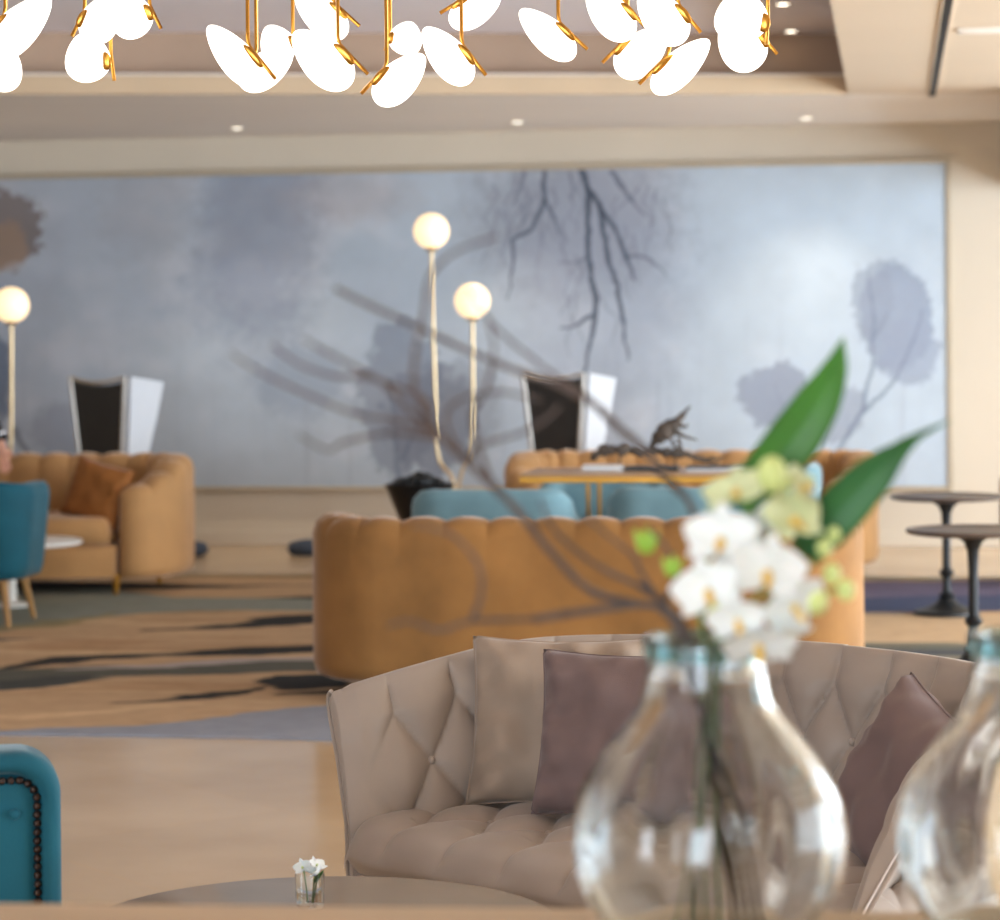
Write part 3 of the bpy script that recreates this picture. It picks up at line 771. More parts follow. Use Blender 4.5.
# cream armchair cut by the right edge
p = at_d(1061, 15.6); ca = thing('tub_chair', 'cream tub chair cut by the right edge behind the pedestal tables', 'armchair', (p.x, p.y, .016), math.radians(-60))
def csec(i, s, L):
    e = min(s, L - s); k = min(1, e / .10); k = .35 + .65 * math.sqrt(max(0, 1 - (1 - k) ** 2)); th = .1 * k; mid = -.05; top = .60
    o1, o0 = mid + th / 2, mid - th / 2
    return [(o1 - .06, .12), (o1 - .02, .14), (o1, .3), (o1, top - .05), (o1 - .03 * k, top), (o0 + .03 * k, top), (o0, top - .06), (o0, .36), (o0 + .01, .14), (mid, .12)]
usweep(upath(.31, -.25, .28, .24, 120), csec).build('backrest', M_beige, ca, ang=70)
G().box((0, -.03, .28), (.46, .46, .26), .05, seg=3).build('seat', M_beige, ca)
for sx, sy in ((-1, -1), (1, -1), (-1, 1), (1, 1)): G().tube([(sx * .2, sy * .17, .15), (sx * .22, sy * .19, 0)], [.02, .012], 10).build('leg', M_oak, ca)

# ------------------------------------------------------------------ beige tufted crescent sofa
def tuft(x, y, a, h):
    """puff 0..1 of diamond tufting; y measured down from the first button row"""
    X = x / a
    if y <= 0: return abs(math.sin(PI * X)) ** .55
    Y = y / (2 * h)
    return (abs(math.sin(PI * (X + Y))) * abs(math.sin(PI * (X - Y)))) ** .42
def crescent():
    Mx = cw(.195, 5.45)
    root = thing('tufted_sofa', 'curved beige button-tufted sofa with flared arms in the foreground', 'sofa', (Mx.x, Mx.y, 0), YAW - math.radians(43.7))
    half = [(.80, -.01), (.745, .10), (.70, .24), (.672, .42), (.60, .60), (.44, .745), (.22, .825), (0, .848)]
    P = spline([(.83, .0), (.765, .10)] + half[2:] + [(-x, y) for x, y in half[-2::-1]], 900)
    path, s = resample(P, 620)
    A = .150; H1 = .118
    def zt(s, L):
        e = min(s, L - s) / (L / 2)
        if s < L / 2: return .69 + .098 * float(sst(.04, .75, np.array(e * L / 2)))
        e *= L / 2 if e < 0 else 1
        return .705 + .085 * (1 - (1 - min(1, e / .45)) ** 2)
    btn = []
    def sec(i, s, L):
        top = zt(s, L); x = s - L / 2
        e = min(s, L - s); edge = min(1, e / .05)
        ta = float(sst(.02, .16, np.array(e)))
        lean = 1.0
        outer = [(-.13, .08), (-.125, .25), (-.112, .43), (-.062, top - .15), (-.012, top - .055), (.002, top - .03)]
        rimt = [(0.0, top - .012), (-.012, top - .002), (-.028, top)]
        inner = []
        n = 46
        for k in range(n):
            v = k / (n - 1)                       # along the inner face from rim to seat
            z = top - .002 - v * (top - .34)
            off = -.045 - .125 * v - .02 * math.sin(PI * min(1, v * 1.2))
            yy = (top - z) - .085
            f = tuft(x, yy, A, H1)
            dimp = (1 - f) * .036 * ta * min(1, max(0, (v + .02) / .10))
            off += dimp
            if v < .06: off += .006 * (1 - v / .06); 
            roll = .012 * math.sin(PI * min(1, max(0, v / .30)))
            inner.append((off - roll, z))
        sh = (1 - edge) * .012
        ew = 1 - float(sst(.0, .30, np.array(e)))
        fl = lambda z: -.03 * ew * min(1, max(0, (top - z) / .27))
        outer = [(o + fl(z), z) for o, z in outer]; inner = [(o + fl(z), z) for o, z in inner]
        return [(o - sh, z) for o, z in outer] + [(o, z - sh) for o, z in rimt] + [(o + sh, z) for o, z in inner]
    usweep(path, sec).build('backrest', M_beige, root, ang=75)
    # buttons
    T = np.gradient(path, axis=0); T /= np.linalg.norm(T, axis=1)[:, None]; Nn = np.stack([T[:, 1], -T[:, 0]], 1)
    if np.sum((path - path.mean(0)) * Nn) < 0: Nn = -Nn
    L = s[-1]; rows = []
    for r in range(3):
        y = r * H1; n = 9
        for k in range(-n, n + 1):
            x = (k + (.5 if r % 2 else 0)) * A
            if abs(x) > L / 2 - .14: continue
            i = int(np.argmin(abs(s - (x + L / 2)))); top = zt(s[i], L); z = top - .085 - y
            v = (top - .002 - z) / (top - .34)
            if v > .85: continue
            off = -.045 - .125 * v - .02 * math.sin(PI * min(1, v * 1.2)) + .031 - .03 * (1 - float(sst(.0, .30, np.array(min(s[i], L - s[i]))))) * min(1, (top - z) / .27)
            c = (path[i, 0] + Nn[i, 0] * off, path[i, 1] + Nn[i, 1] * off, z)
            G().ball(c, .0095, 12).build('button', M_beige, root)
    # welt along the arm fronts and the rim
    def at(i, off, z): return (path[i, 0] + Nn[i, 0] * off, path[i, 1] + Nn[i, 1] * off, z)
    for i in (0, len(path) - 1):
        top = zt(s[i], L)
        G().tube([at(i, o - .03 * min(1, max(0, (top - z) / .27)), z) for o, z in ((-.13, .09), (-.125, .25), (-.113, .43), (-.064, top - .15), (-.012, top - .055), (-.002, top - .025), (-.008, top - .010), (-.03, top))], .005, 8).build('piping', M_beige, root)
    # tufted seat
    gw = .695
    def front(u): 
        q = abs(u) / gw
        return -.115 + .075 * max(0, (q - .70) / .30) ** 2.2
    def back(u):
        q = min(1, abs(u) / .74); return max(front(u) + .02, .70 * (1 - q ** 5) ** .45)
    rowsg = []; NU, NV = 330, 110
    for i in range(NU + 1):
        u = -gw + 2 * gw * i / NU; f, b = front(u), back(u); row = []
        q = abs(u) / gw; eg = max(0, (q - .9) / .1)
        for zz, oo in ((.325, .02), (.332, .0), (.345, -.012), (.36, -.02)):
            row.append((u, f + oo, zz))
        for j in range(NV + 1):
            t = j / NV
            if t < .14:
                a = t / .14 * PI / 2; yv = f - .024 + .085 * (1 - math.cos(a)); z = .365 + .085 * math.sin(a)
                yy = -1
            else:
                w = (t - .14) / .86; yv = f + .061 + (b - f - .061) * w; z = .45 + .012 * math.sin(PI * w)
                yy = (yv - f) - .115
            p = tuft(u, yy if yy > 0 else -1, .172, .125)
            if t < .14: p = p * 1
            k = .020 if yy <= 0 else .028
            k *= sst(0, .05, np.array(t)) * (1 - .6 * eg) * (1 - .75 * float(sst(.7, .95, np.array(t))))
            dz = (1 - p) * float(k); 
            if t < .14:
                a = t / .14 * PI / 2; row.append((u, yv + dz * math.cos(a), z - dz * math.sin(a) - .05 * eg * eg))
            else: row.append((u, yv, z - dz - .05 * eg * eg))
        rowsg.append(row)
    g = G().grid(rowsg); g.build('seat_cushion', M_beige, root, ang=80)
    for r in range(4):
        for k in range(-5, 6):
            u = (k + (.5 if r % 2 else 0)) * .172
            if abs(u) > .64: continue
            yv = front(u) + .115 + r * .125
            if yv > back(u) - .12: continue
            G().ball((u, yv, .434), (.009, .009, .006), 12).build('button', M_beige, root)
    # welt and plinth
    U = [(-gw + 2 * gw * i / 80) for i in range(81)]
    G().tube([(u, front(u) + .0, .328) for u in U], .006, 8).build('piping', M_beige, root)
    out = [(u * .99, front(u) + .015) for u in U] + [(.62, .60), (.44, .72), (0, .80), (-.44, .72), (-.62, .60)]
    G().poly(out, .06, .33).build('plinth', M_beige, root, ang=35)
    for x, y in ((-.6, .08), (.6, .08), (-.45, .62), (.45, .62)):
        G().tube([(x, y, .065), (x, y, 0)], [.025, .018], 12).build('leg', M_char, root)
    return root
crescent()
c = W(560, 721, 6.00)
pillow('cushion', 'taupe cushion on the tufted sofa, tucked behind the mauve one', frame_m(c, (-.02, -.95, .30), math.radians(0)), .41, .38, .15, M_taupe, 'cushions on the tufted sofa', .018, 5)
c = W(622, 734, 5.80)
pillow('cushion', 'mauve cushion in front of the taupe one, partly behind the flower vase', frame_m(c, (-.15, -.95, .30), math.radians(0)), .38, .36, .15, M_mauve, 'cushions on the tufted sofa', .018, 8)
c = W(914, 797, 5.30)
pillow('cushion', 'mauve cushion leaning on the right arm of the tufted sofa', frame_m(c, (-.80, -.55, .35), math.radians(-20)), .40, .37, .18, M_mauve, 'cushions on the tufted sofa', .012, 11)

# ------------------------------------------------------------------ coffee table with a small posy
ct = at_d(312, 4.86)
tb = thing('coffee_table', 'round pale stone coffee table in front of the tufted sofa', 'table', (ct.x, ct.y, 0))
G().lathe([(0, .398), (.432, .398), (.443, .404), (.445, .415), (.443, .426), (.435, .432), (0, .432)], 96).build('table_top', M_stone, tb)
G().lathe([(0, 0), (.22, 0), (.22, .015), (.06, .03), (.05, .38), (.14, .398), (0, .398)], 40).build('pedestal', M_pbrass, tb)
q = Wz(310, 907, .432); tv = thing('bud_vase', 'little clear glass tumbler standing on the round coffee table', 'vase', q)
G().lathe([(0, 0), (.0245, 0), (.0265, .004), (.0275, .062), (.0262, .062), (.0252, .008), (0, .008)], 32).build('glass', M_clear, tv)
sp = thing('posy', 'small white blossoms standing in the glass tumbler on the coffee table', 'flower', q + Vector((0, 0, .01)))
def leafsheet(L, w, nl=10, nw=6, curl=.2, cup=.15, shape=.6):
    rows = []
    for i in range(nl + 1):
        t = i / nl; ww = w * (math.sin(PI * min(1, max(.0, t)) ** shape)) ** .8 + .0004
        rows.append([((-1 + 2 * j / nw) * ww / 2, L * t, curl * L * t * t + cup * ww * (-1 + 2 * j / nw) ** 2) for j in range(nw + 1)])
    return rows
def flower_geo(R=.035, five=True, seed=0, cup=.2):
    g = G(); rr = random.Random(seed)
    for k in range(3):   # sepals
        a = PI / 2 + k * 2 * PI / 3
        g.grid(leafsheet(R * 1.0, R * .62, curl=cup + rr.uniform(-.1, .1), cup=.12, shape=.75), mx=Matrix.Rotation(a - PI / 2, 4, 'Z'))
    for sgn in (-1, 1):  # wide petals
        g.grid(leafsheet(R * 1.08, R * 1.15, curl=cup * .7 + rr.uniform(-.1, .1), cup=.10, shape=.7), mx=Matrix.Translation((0, 0, .002)) @ Matrix.Rotation(sgn * math.radians(72), 4, 'Z'))
    return g
for k, (dx, dz, R) in enumerate(((-.012, .062, .017), (.013, .066, .019), (.002, .056, .015), (.019, .056, .014))):
    f = flower_geo(R, seed=k, cup=.5); o = f.build('flower', M_petal, sp); solidify(o, .0008)
    o.matrix_local = Matrix.Translation((dx, -.004 * k, dz)) @ Euler((math.radians(60 - 20 * k), math.radians(-20 + 25 * k), k)).to_matrix().to_4x4()
    G().ball((0, 0, .004), .003, 8).build('flower_centre', M_bud, o)
for k, (dx, dz) in enumerate(((-.012, .062), (.013, .064), (.018, .054))):
    G().tube(spline([(dx * .3, 0, .0), (dx * .6, 0, dz * .5), (dx, 0, dz)], 12), .0014, 6).build('stem', M_stem, sp)
G().grid(leafsheet(.03, .012)).build('leaf', M_leaf, sp).matrix_local = Matrix.Translation((.008, -.005, .036)) @ Euler((math.radians(40), .3, -.8)).to_matrix().to_4x4()

# ------------------------------------------------------------------ teal armchair with nailheads (bottom left)
def nail_chair():
    d = 4.55; a = W(60, 760, d); zt = W(30, 757, d).z; xr = a
    w = .70
    cen = at_d(55, d); cenX = Vector((cen.x, cen.y, 0)) - RT * (w / 2)
    root = thing('nailhead_armchair', 'bright teal armchair back with dark nailhead trim at the lower left corner', 'armchair', cenX, YAW + math.radians(13))
    def rr_(w2, z0, z1, r, n=10):
        P = [(-w2, z0), (w2, z0)]
        for k in range(n + 1): P.append((w2 - r + r * math.cos(PI / 2 * k / n), z1 - r + r * math.sin(PI / 2 * k / n)))
        for k in range(n + 1): P.append((-w2 + r - r * math.sin(PI / 2 * k / n), z1 - r + r * math.cos(PI / 2 * k / n)))
        return P
    rings = []
    for ins, y in ((.040, .010), (.036, -.004), (.026, -.022), (.012, -.022), (.002, -.010), (0, .02), (0, .09), (.01, .12), (.04, .135), (.1, .14)):
        rings.append([(x, y, z) for x, z in rr_(w / 2 - ins, .22, zt - ins, max(.02, .075 - ins * .6))])
    g = G().grid(rings, cu=True); n = len(rings[0]); g.F.append(tuple((len(rings) - 1) * n + k for k in range(n)))
    g.build('back_frame', M_teal, root, ang=70)
    rings = []
    for ins, y in ((.038, .006), (.046, -.004), (.07, -.010), (.16, -.014), (.3, -.015)):
        rings.append([(x, y, z) for x, z in rr_(w / 2 - ins, .22, zt - ins, max(.012, .045 - ins * .2))])
    g = G().grid(rings, cu=True); g.F.append(tuple((len(rings) - 1) * n + k for k in range(n)))
    g.build('back_panel', M_teal, root, ang=70)
    P = rr_(w / 2 - .042, .22, zt - .048, .036)[1:]
    Q, s = resample(P, 78)
    for x, z in Q[:78]:
        G().ball((x, -.008, z), (.0072, .006, .0072), 10).build('nailhead', M_nail, root)
    for sx in (-1, 1):
        G().box((sx * (w / 2 - .10), .34, .40), (.12, .45, .32), .045, seg=4).build('arm', M_teal, root)
    G().box((0, .38, .36), (w - .24, .52, .20), .05, seg=4).build('seat_cushion', M_teal, root)
    for k in (-1, 1): G().ball((k * .245 if False else k * .27, -.014, zt - .105), (.010, .006, .010), 12).build('button', M_teal, root)
    for sx, y in ((-1, .05), (1, .05), (-1, .58), (1, .58)):
        G().tube([(sx * .28, y, .26), (sx * .29, y, 0)], [.024, .015], 10).build('leg', M_char, root)
nail_chair()

# ------------------------------------------------------------------ foreground counter and vases
ZK = .875
pa = Wz(0, 902, ZK); pb = Wz(620, 908, ZK)
ex = (pb - pa).normalized(); ey = Vector((-ex.y, ex.x, 0)); ang = math.atan2(ex.y, ex.x)
mid = pa + ex * 1.0 * ((pb - pa).length * .8) - ey * .36
ct_ = thing('console_table', 'long pale wooden console table at the very front, holding the two vases', 'table', (mid.x, mid.y, 0), ang)
G().box((0, 0, ZK - .022), (2.6, .72, .044), .006).build('table_top', M_counter, ct_, smooth=False)
G().box((0, -.30, ZK - .09), (2.4, .025, .1), .003).box((0, .30, ZK - .09), (2.4, .025, .1), .003).box((-1.19, 0, ZK - .09), (.025, .6, .1), .003).box((1.19, 0, ZK - .09), (.025, .6, .1), .003).build('apron', M_counter, ct_, smooth=False)
for x in (-1.18, 1.18):
    for y in (-.29, .29): G().box((x, y, (ZK - .04) / 2), (.06, .06, ZK - .04), .006).build('leg', M_counter, ct_, smooth=False)

SV = 2.70
def vase(px, label, twist=0):
    c = at_d(px, SV); s = F / SV
    root = thing('glass_vase', label, 'vase', (c.x, c.y, ZK), 0, 'glass vases on the console')
    prof = [(955, 80), (952, 84), (940, 92), (924, 106), (908, 117), (890, 128), (868, 134), (845, 136.5), (825, 135.5), (803, 131.5), (783, 123), (761, 109), (742, 94), (727, 81), (712, 70), (698, 64), (680, 60), (660, 58), (646, 59), (641, 60.5)]
    outer = [(r / s, (955 - y) / s) for y, r in prof]
    outer = [(float(a[0]), float(a[1])) for a in spline(outer, 64)]
    t = .0036
    inner = []
    for i, (r, z) in enumerate(outer[::-1]):
        k = t * (2.0 if z > .285 else 1) * (2.2 if z < .02 else 1)
        inner.append((max(.002, r - k), max(z, .009)))
    rim = [(outer[-1][0] - .001, outer[-1][1] + .003), (outer[-1][0] - .0035, outer[-1][1] + .003)]
    P = [(.001, .006), (outer[0][0] * .8, .004)] + outer + rim + inner + [(.001, .009)]
    def wob(a, z, ph):
        k = max(0, min(1, (z - .02) / .06)) * max(0, min(1, (.285 - z) / .06))
        return 1 + k * (.012 * math.sin(5 * a + 6 * z + twist + ph) + .007 * math.sin(11 * a - 9 * z + twist * 2 + ph * 2))
    P = [(r_, z_, 0 if q < len(outer) + 4 else 1) for q, (r_, z_) in enumerate(P)]
    rows = [[(r_ * math.cos(2 * PI * k / 112) * wob(2 * PI * k / 112, z_, .5 * ii), r_ * math.sin(2 * PI * k / 112) * wob(2 * PI * k / 112, z_, .5 * ii), z_) for k in range(112)] for r_, z_, ii in P]
    G().grid(rows, cu=True).build('vessel', M_vase, root, ang=80)
    zt = outer[-1][1]; rt = outer[-1][0]
    G().lathe([(rt + .0006, zt - .018), (rt + .0024, zt - .014), (rt + .0030, zt - .005), (rt + .0024, zt + .002), (rt + .0006, zt + .0035)], 72, closed=True).build('rim', M_rim, root, ang=80)
    return root, c
v1, vc = vase(703, 'bulbous clear aqua glass vase holding the white orchid and bare twigs', .3)
v2, vc2 = vase(1029, 'bulbous clear aqua glass vase cut by the right edge, holding nothing in view', 1.7)
# ---- branches standing in the vase
def B_(px, py, d): return W(px, py, d)
def twig(name, label, strokes, stemline, group='bare twigs in the vase'):
    root_p = Vector(stemline[0])
    root = thing(name, label, 'branch', root_p, 0, group)
    nmain = 0
    for k, (pts, r0, r1) in enumerate([(stemline, .0024, .0042)] + strokes):
        pts = [Vector(p) - root_p for p in pts]
        n = max(12, len(pts) * 8)
        Q = [Vector(p) for p in spline(pts, n)]
        rr = random.Random(k + 3); R = [(r0 + (r1 - r0) * i / (n - 1)) * (1 + .25 * (rr.random() - .5)) for i in range(n)]
        G().tube(Q, R, 8).build('stem' if k == 0 else 'twig', M_bark, root)
    return root
def inside(dx, dy, z): return Vector((vc.x + dx, vc.y + dy, ZK + z))
mo = lambda px, py, d=2.68: W(px, py, d)
ST = [inside(.035, .02, .014), inside(.015, .01, .12), mo(700, 690, 2.70), mo(690, 640, 2.70), mo(672, 612, 2.68), mo(640, 604, 2.65), mo(591, 591, 2.60), mo(552, 553, 2.55), mo(514, 507, 2.5), mo(461, 455, 2.45)]
def f(*L): return [mo(*p) for p in L]
R0, R1 = .0030, .0013
twig('twig_branch', 'big bare twig branch fanning left across the mural from the flower vase', [
    (f((461, 455, 2.45), (414, 414, 2.42), (385, 385, 2.4), (363, 371, 2.38), (328, 353, 2.36), (302, 338, 2.35)), R0, R1),
    (f((430, 428, 2.43), (425, 400, 2.41), (371, 378, 2.4), (335, 376, 2.38), (299, 364, 2.36), (272, 345, 2.35)), .0028, R1),
    (f((461, 455, 2.45), (430, 432, 2.42), (399, 421, 2.4), (356, 414, 2.38), (302, 392, 2.36), (259, 371, 2.34), (231, 353, 2.33)), R0, R1),
    (f((445, 440, 2.44), (392, 433, 2.42), (345, 442, 2.4), (328, 450, 2.39), (299, 435, 2.38)), .0026, R1),
    (f((440, 436, 2.44), (416, 395, 2.42), (415, 356, 2.4), (424, 313, 2.38), (430, 277, 2.37), (449, 256, 2.36), (471, 245, 2.35), (500, 236, 2.35)), R0, R1),
    (f((470, 463, 2.46), (478, 446, 2.44), (521, 433, 2.42), (545, 420, 2.4), (560, 405, 2.4)), .0028, R1),
    (f((493, 488, 2.48), (472, 420, 2.44), (486, 390, 2.42), (494, 350, 2.4), (488, 318, 2.4)), .0026, R1),
    (f((461, 455, 2.45), (446, 420, 2.43), (460, 400, 2.42), (500, 392, 2.41), (540, 400, 2.4)), .0026, R1),
], ST)
twig('twig_branch', 'long thin bare twig crossing the lamp stems and the right wing chair', [
    (f((600, 409, 2.5), (560, 386, 2.48), (518, 371, 2.46), (485, 358, 2.45), (449, 342, 2.44), (406, 322, 2.42), (371, 306, 2.41), (335, 288, 2.4)), .0030, .0022),
    (f((610, 418, 2.5), (590, 400, 2.49), (553, 374, 2.48), (507, 338, 2.46), (487, 317, 2.45), (468, 288, 2.44)), .0026, R1),
], [inside(.02, .045, .014), inside(.008, .03, .15), mo(705, 690, 2.71), mo(703, 640, 2.71), mo(698, 560, 2.66), mo(691, 507, 2.62), mo(667, 479, 2.58), mo(644, 449, 2.55), mo(622, 431, 2.52), mo(600, 409, 2.5)])
twig('twig_branch', 'low bare twig curling across the back of the near mustard sofa', [
    (f((535, 619, 2.52), (472, 621, 2.46), (440, 630, 2.44), (409, 621, 2.42), (388, 626, 2.41)), .0026, R1),
    (f((472, 621, 2.46), (481, 595, 2.44), (479, 567, 2.43), (461, 542, 2.42), (440, 530, 2.41), (412, 525, 2.4)), .0026, R1),
], [inside(.05, .0, .014), inside(.02, -.01, .14), mo(698, 690, 2.69), mo(684, 640, 2.68), mo(664, 612, 2.66), mo(640, 605, 2.63), mo(580, 612, 2.57), mo(535, 619, 2.52)])
twig('twig_branch', 'short bare twig pair rising to the scalloped sofa top beside the vase neck', [
    (f((640, 586, 2.64), (605, 570, 2.6), (570, 546, 2.57), (551, 525, 2.55), (540, 500, 2.54)), R0, R1),
    (f((655, 596, 2.65), (640, 570, 2.62), (633, 556, 2.6), (606, 534, 2.58), (587, 518, 2.56)), .0026, R1),
    (f((664, 604, 2.66), (676, 570, 2.63), (664, 545, 2.62), (648, 528, 2.6)), .0026, R1),
], [inside(.06, .02, .014), inside(.03, .0, .14), mo(694, 690, 2.68), mo(682, 644, 2.68), mo(668, 610, 2.67), mo(655, 596, 2.65), mo(640, 586, 2.64)])
# ---- strap leaves
def strap(label, mid_pts, widths, fold, m, base, d):
    C = [W(x, y, d) for x, y in mid_pts]
    n = 40; P = spline(C, n); Wd = np.interp(np.linspace(0, 1, n), np.linspace(0, 1, len(widths)), widths) * d / F
    root = thing('strap_leaf', label, 'leaf', base, 0, 'long green leaves in the vase')
    rows = []
    for i in range(n):
        t = Vector(P[min(i + 1, n - 1)]) - Vector(P[max(0, i - 1)]); t.normalize()
        side = t.cross(FW).normalized()
        row = []
        for j in range(9):
            u = -1 + j / 4
            row.append(Vector(P[i]) + side * u * Wd[i] / 2 + FW * (abs(u) * Wd[i] * fold - .02 * math.sin(i / n * 3)) + FW * u * Wd[i] * .25 - base)
        rows.append(row)
    o = G().grid(rows).build('blade', m, root, ang=80); solidify(o, .0009)
    mid_ = [r[4] for r in rows]; G().tube(mid_, [.0012 * (1 - i / n) + .0003 for i in range(n)], 6).build('midrib', m, root)
    G().tube(spline([Vector((0, 0, 0)), W(712, 760, 2.7) - base, W(715, 650, 2.69) - base, W((715 + mid_pts[0][0]) / 2, 600 if mid_pts[0][1] < 540 else 610, d + .02) - base, Vector(P[0]) - base], 30), .0018, 8).build('stem', M_stem, root)
strap('tall upright green strap leaf rising above the orchid', [(745, 512), (763, 480), (795, 436), (818, 400), (834, 368), (843, 337)], [26, 48, 50, 42, 24, 1], .22, M_leaf, inside(-.02, .02, .014), 2.66)
strap('lower green strap leaf with thin curling tip pointing right', [(804, 556), (825, 528), (848, 500), (873, 473), (897, 450), (918, 435), (950, 420)], [30, 45, 46, 38, 18, 7, 1], .2, M_leaf2, inside(-.035, -.01, .014), 2.62)
# ---- orchid spray
base = inside(0, -.02, .014)
orc = thing('orchid_spray', 'spray of white orchids with yellow lips standing in the vase', 'flower', base, 0)
def L_(px, py, d): return W(px, py, d) - base
stems = [[(0, 0, 0), L_(708, 760, 2.68), L_(714, 650, 2.67), L_(722, 600, 2.62), L_(735, 540, 2.60), L_(752, 500, 2.59), L_(770, 470, 2.58)],
         [(.01, .0, 0), L_(718, 760, 2.69), L_(722, 650, 2.67), L_(745, 610, 2.61), L_(775, 585, 2.59), L_(812, 594, 2.58), L_(846, 588, 2.58)],
         [(-.01, .01, 0), L_(700, 760, 2.69), L_(706, 660, 2.68), L_(700, 620, 2.63), L_(704, 580, 2.61), L_(712, 545, 2.6)]]
for S_ in stems: G().tube(spline(S_, 50), .0019, 8).build('stem', M_stem, orc)
FL = [(722, 540, 2.56, 62, 20, -15, 0, M_petal), (708, 590, 2.55, 58, 5, -10, .3, M_petal), (766, 572, 2.54, 66, 10, 10, -.2, M_petal),
      (738, 618, 2.55, 50, -25, -10, .2, M_petal), (792, 604, 2.56, 58, -20, 25, .5, M_petal), (758, 642, 2.56, 62, -45, 5, .1, M_petal), (782, 632, 2.57, 52, -35, 25, .8, M_petal),
      (738, 494, 2.58, 58, 50, -25, .4, M_gpetal), (790, 520, 2.58, 62, 25, 35, .1, M_gpetal), (768, 534, 2.6, 58, 10, 20, 1.0, M_petal), (744, 566, 2.6, 60, 0, 0, .6, M_petal), (800, 490, 2.6, 46, 45, 40, .9, M_gpetal)]
for k, (px, py, d, dia, el, az, rl, m) in enumerate(FL):
    R = dia / 2 * d / F * 1.22
    c = L_(px, py, d); nrm = (-FW) * math.cos(math.radians(el)) * math.cos(math.radians(az)) + RT * math.sin(math.radians(az)) + Vector((0, 0, math.sin(math.radians(el))))
    o = flower_geo(R, seed=k, cup=.22).build('flower', m, orc, ang=80); solidify(o, .0007)
    o.matrix_local = frame_m(c, nrm, rl)
    lp = G().ball((0, -R * .10, R * .16), (R * .13, R * .16, R * .13), 14)
    lp.grid(leafsheet(R * .34, R * .24, curl=.9, cup=.5), mx=Matrix.Translation((0, -R * .12, R * .12)) @ Matrix.Rotation(PI, 4, 'Z'))
    lp.build('lip', M_lipy, o)
for px, py, d, r in ((772, 474, 2.57, 15), (786, 480, 2.59, 8), (816, 600, 2.57, 12), (846, 590, 2.58, 9), (832, 574, 2.58, 9), (716, 614, 2.56, 10), (824, 548, 2.59, 8), (834, 535, 2.6, 7)):
    rr = r * d / F
    G().ball(L_(px, py, d), (rr, rr, rr * 1.25), 16).build('bud', M_bud, orc)
for a, b in (((752, 500), (772, 474)), ((775, 480), (786, 480)), ((812, 594), (832, 574)), ((706, 610), (716, 614)), ((800, 580), (834, 535))):
    G().tube([L_(*a, 2.59), L_(*b, 2.59)], .0013, 6).build('pedicel', M_stem, orc)
# small leaf buds on the twigs
for px, py, s_ in ((646, 545, 14), (672, 568, 11)):
    o = thing('leaf_shoot', 'fresh green shoot on a bare twig, %s' % ('upper of the two left of the orchid' if py < 560 else 'lower of the two beside the orchid'), 'leaf', W(px, py + 8, 2.62), 0, 'green shoots on the twigs')
    for k in range(3):
        G().grid(leafsheet(s_ * 1.9 * 2.62 / F, s_ * .8 * 2.62 / F, curl=.3)).build('blade', M_shoot, o).matrix_local = Euler((math.radians(70), math.radians(-30 + 35 * k), math.radians(-20 + 30 * k))).to_matrix().to_4x4()


# ------------------------------------------------------------------ pendant lights (glass leaf shades on brass rods)
def pendant(low, up, w, d, label):
    lo, hi = W(*low, d), W(*up, d); c = (lo + hi) / 2; L = (hi - lo).length; wd = w * d / F
    a = (hi - lo).normalized(); nu = a.cross(FW).normalized()
    if nu.z < 0: nu = -nu
    tilt = .30
    start = c + nu * wd * .50 + FW * .004; end = c + nu * wd * .46 - a * L * .50 + FW * .004
    root = thing('pendant_light', label, 'pendant light', Vector((start.x, start.y, ZU)), 0, 'glowing leaf pendants')
    o0 = Vector((start.x, start.y, ZU))
    nn = (-FW * math.cos(tilt) - nu * math.sin(tilt)).normalized(); nu2 = nn.cross(a).normalized()
    R = Matrix((a, nu2, nn)).transposed().to_4x4()
    rows = []
    for i in range(25):
        th = PI * i / 24; x = -math.cos(th) * L / 2; r = math.sin(th) * (1 - .22 * (x / (L / 2)) - .05 * (x / (L / 2)) ** 2) * wd / 2
        rows.append([(x, r * math.cos(2 * PI * k / 28), r * .52 * math.sin(2 * PI * k / 28)) for k in range(28)])
    sh = G().grid(rows, cu=True, mx=Matrix.Translation(c - o0) @ R).build('glass_shade', M_shade, root, ang=80)
    rm = start + Vector((0, 0, .012))
    G().tube([Vector((0, 0, 0)), Vector((0, 0, rm.z - ZU)), start - o0 + (end - start) * .06, end - o0 + (end - start) * .12], .0042, 8).build('rod', M_brass, root)
    mp = c + (nu2 if nu2.dot(nu) > 0 else -nu2) * wd * .44 - a * L * .17 + nn * wd * .10
    G().ball((0, 0, 0), (L * .19, wd * .13, .006), 18, mx=Matrix.Translation(mp - o0) @ R).build('brass_leaf', M_brass, root)
    G().lathe([(0, 0), (.022, 0), (.022, -.008), (0, -.01)], 20).build('ceiling_rose', M_brass, root)
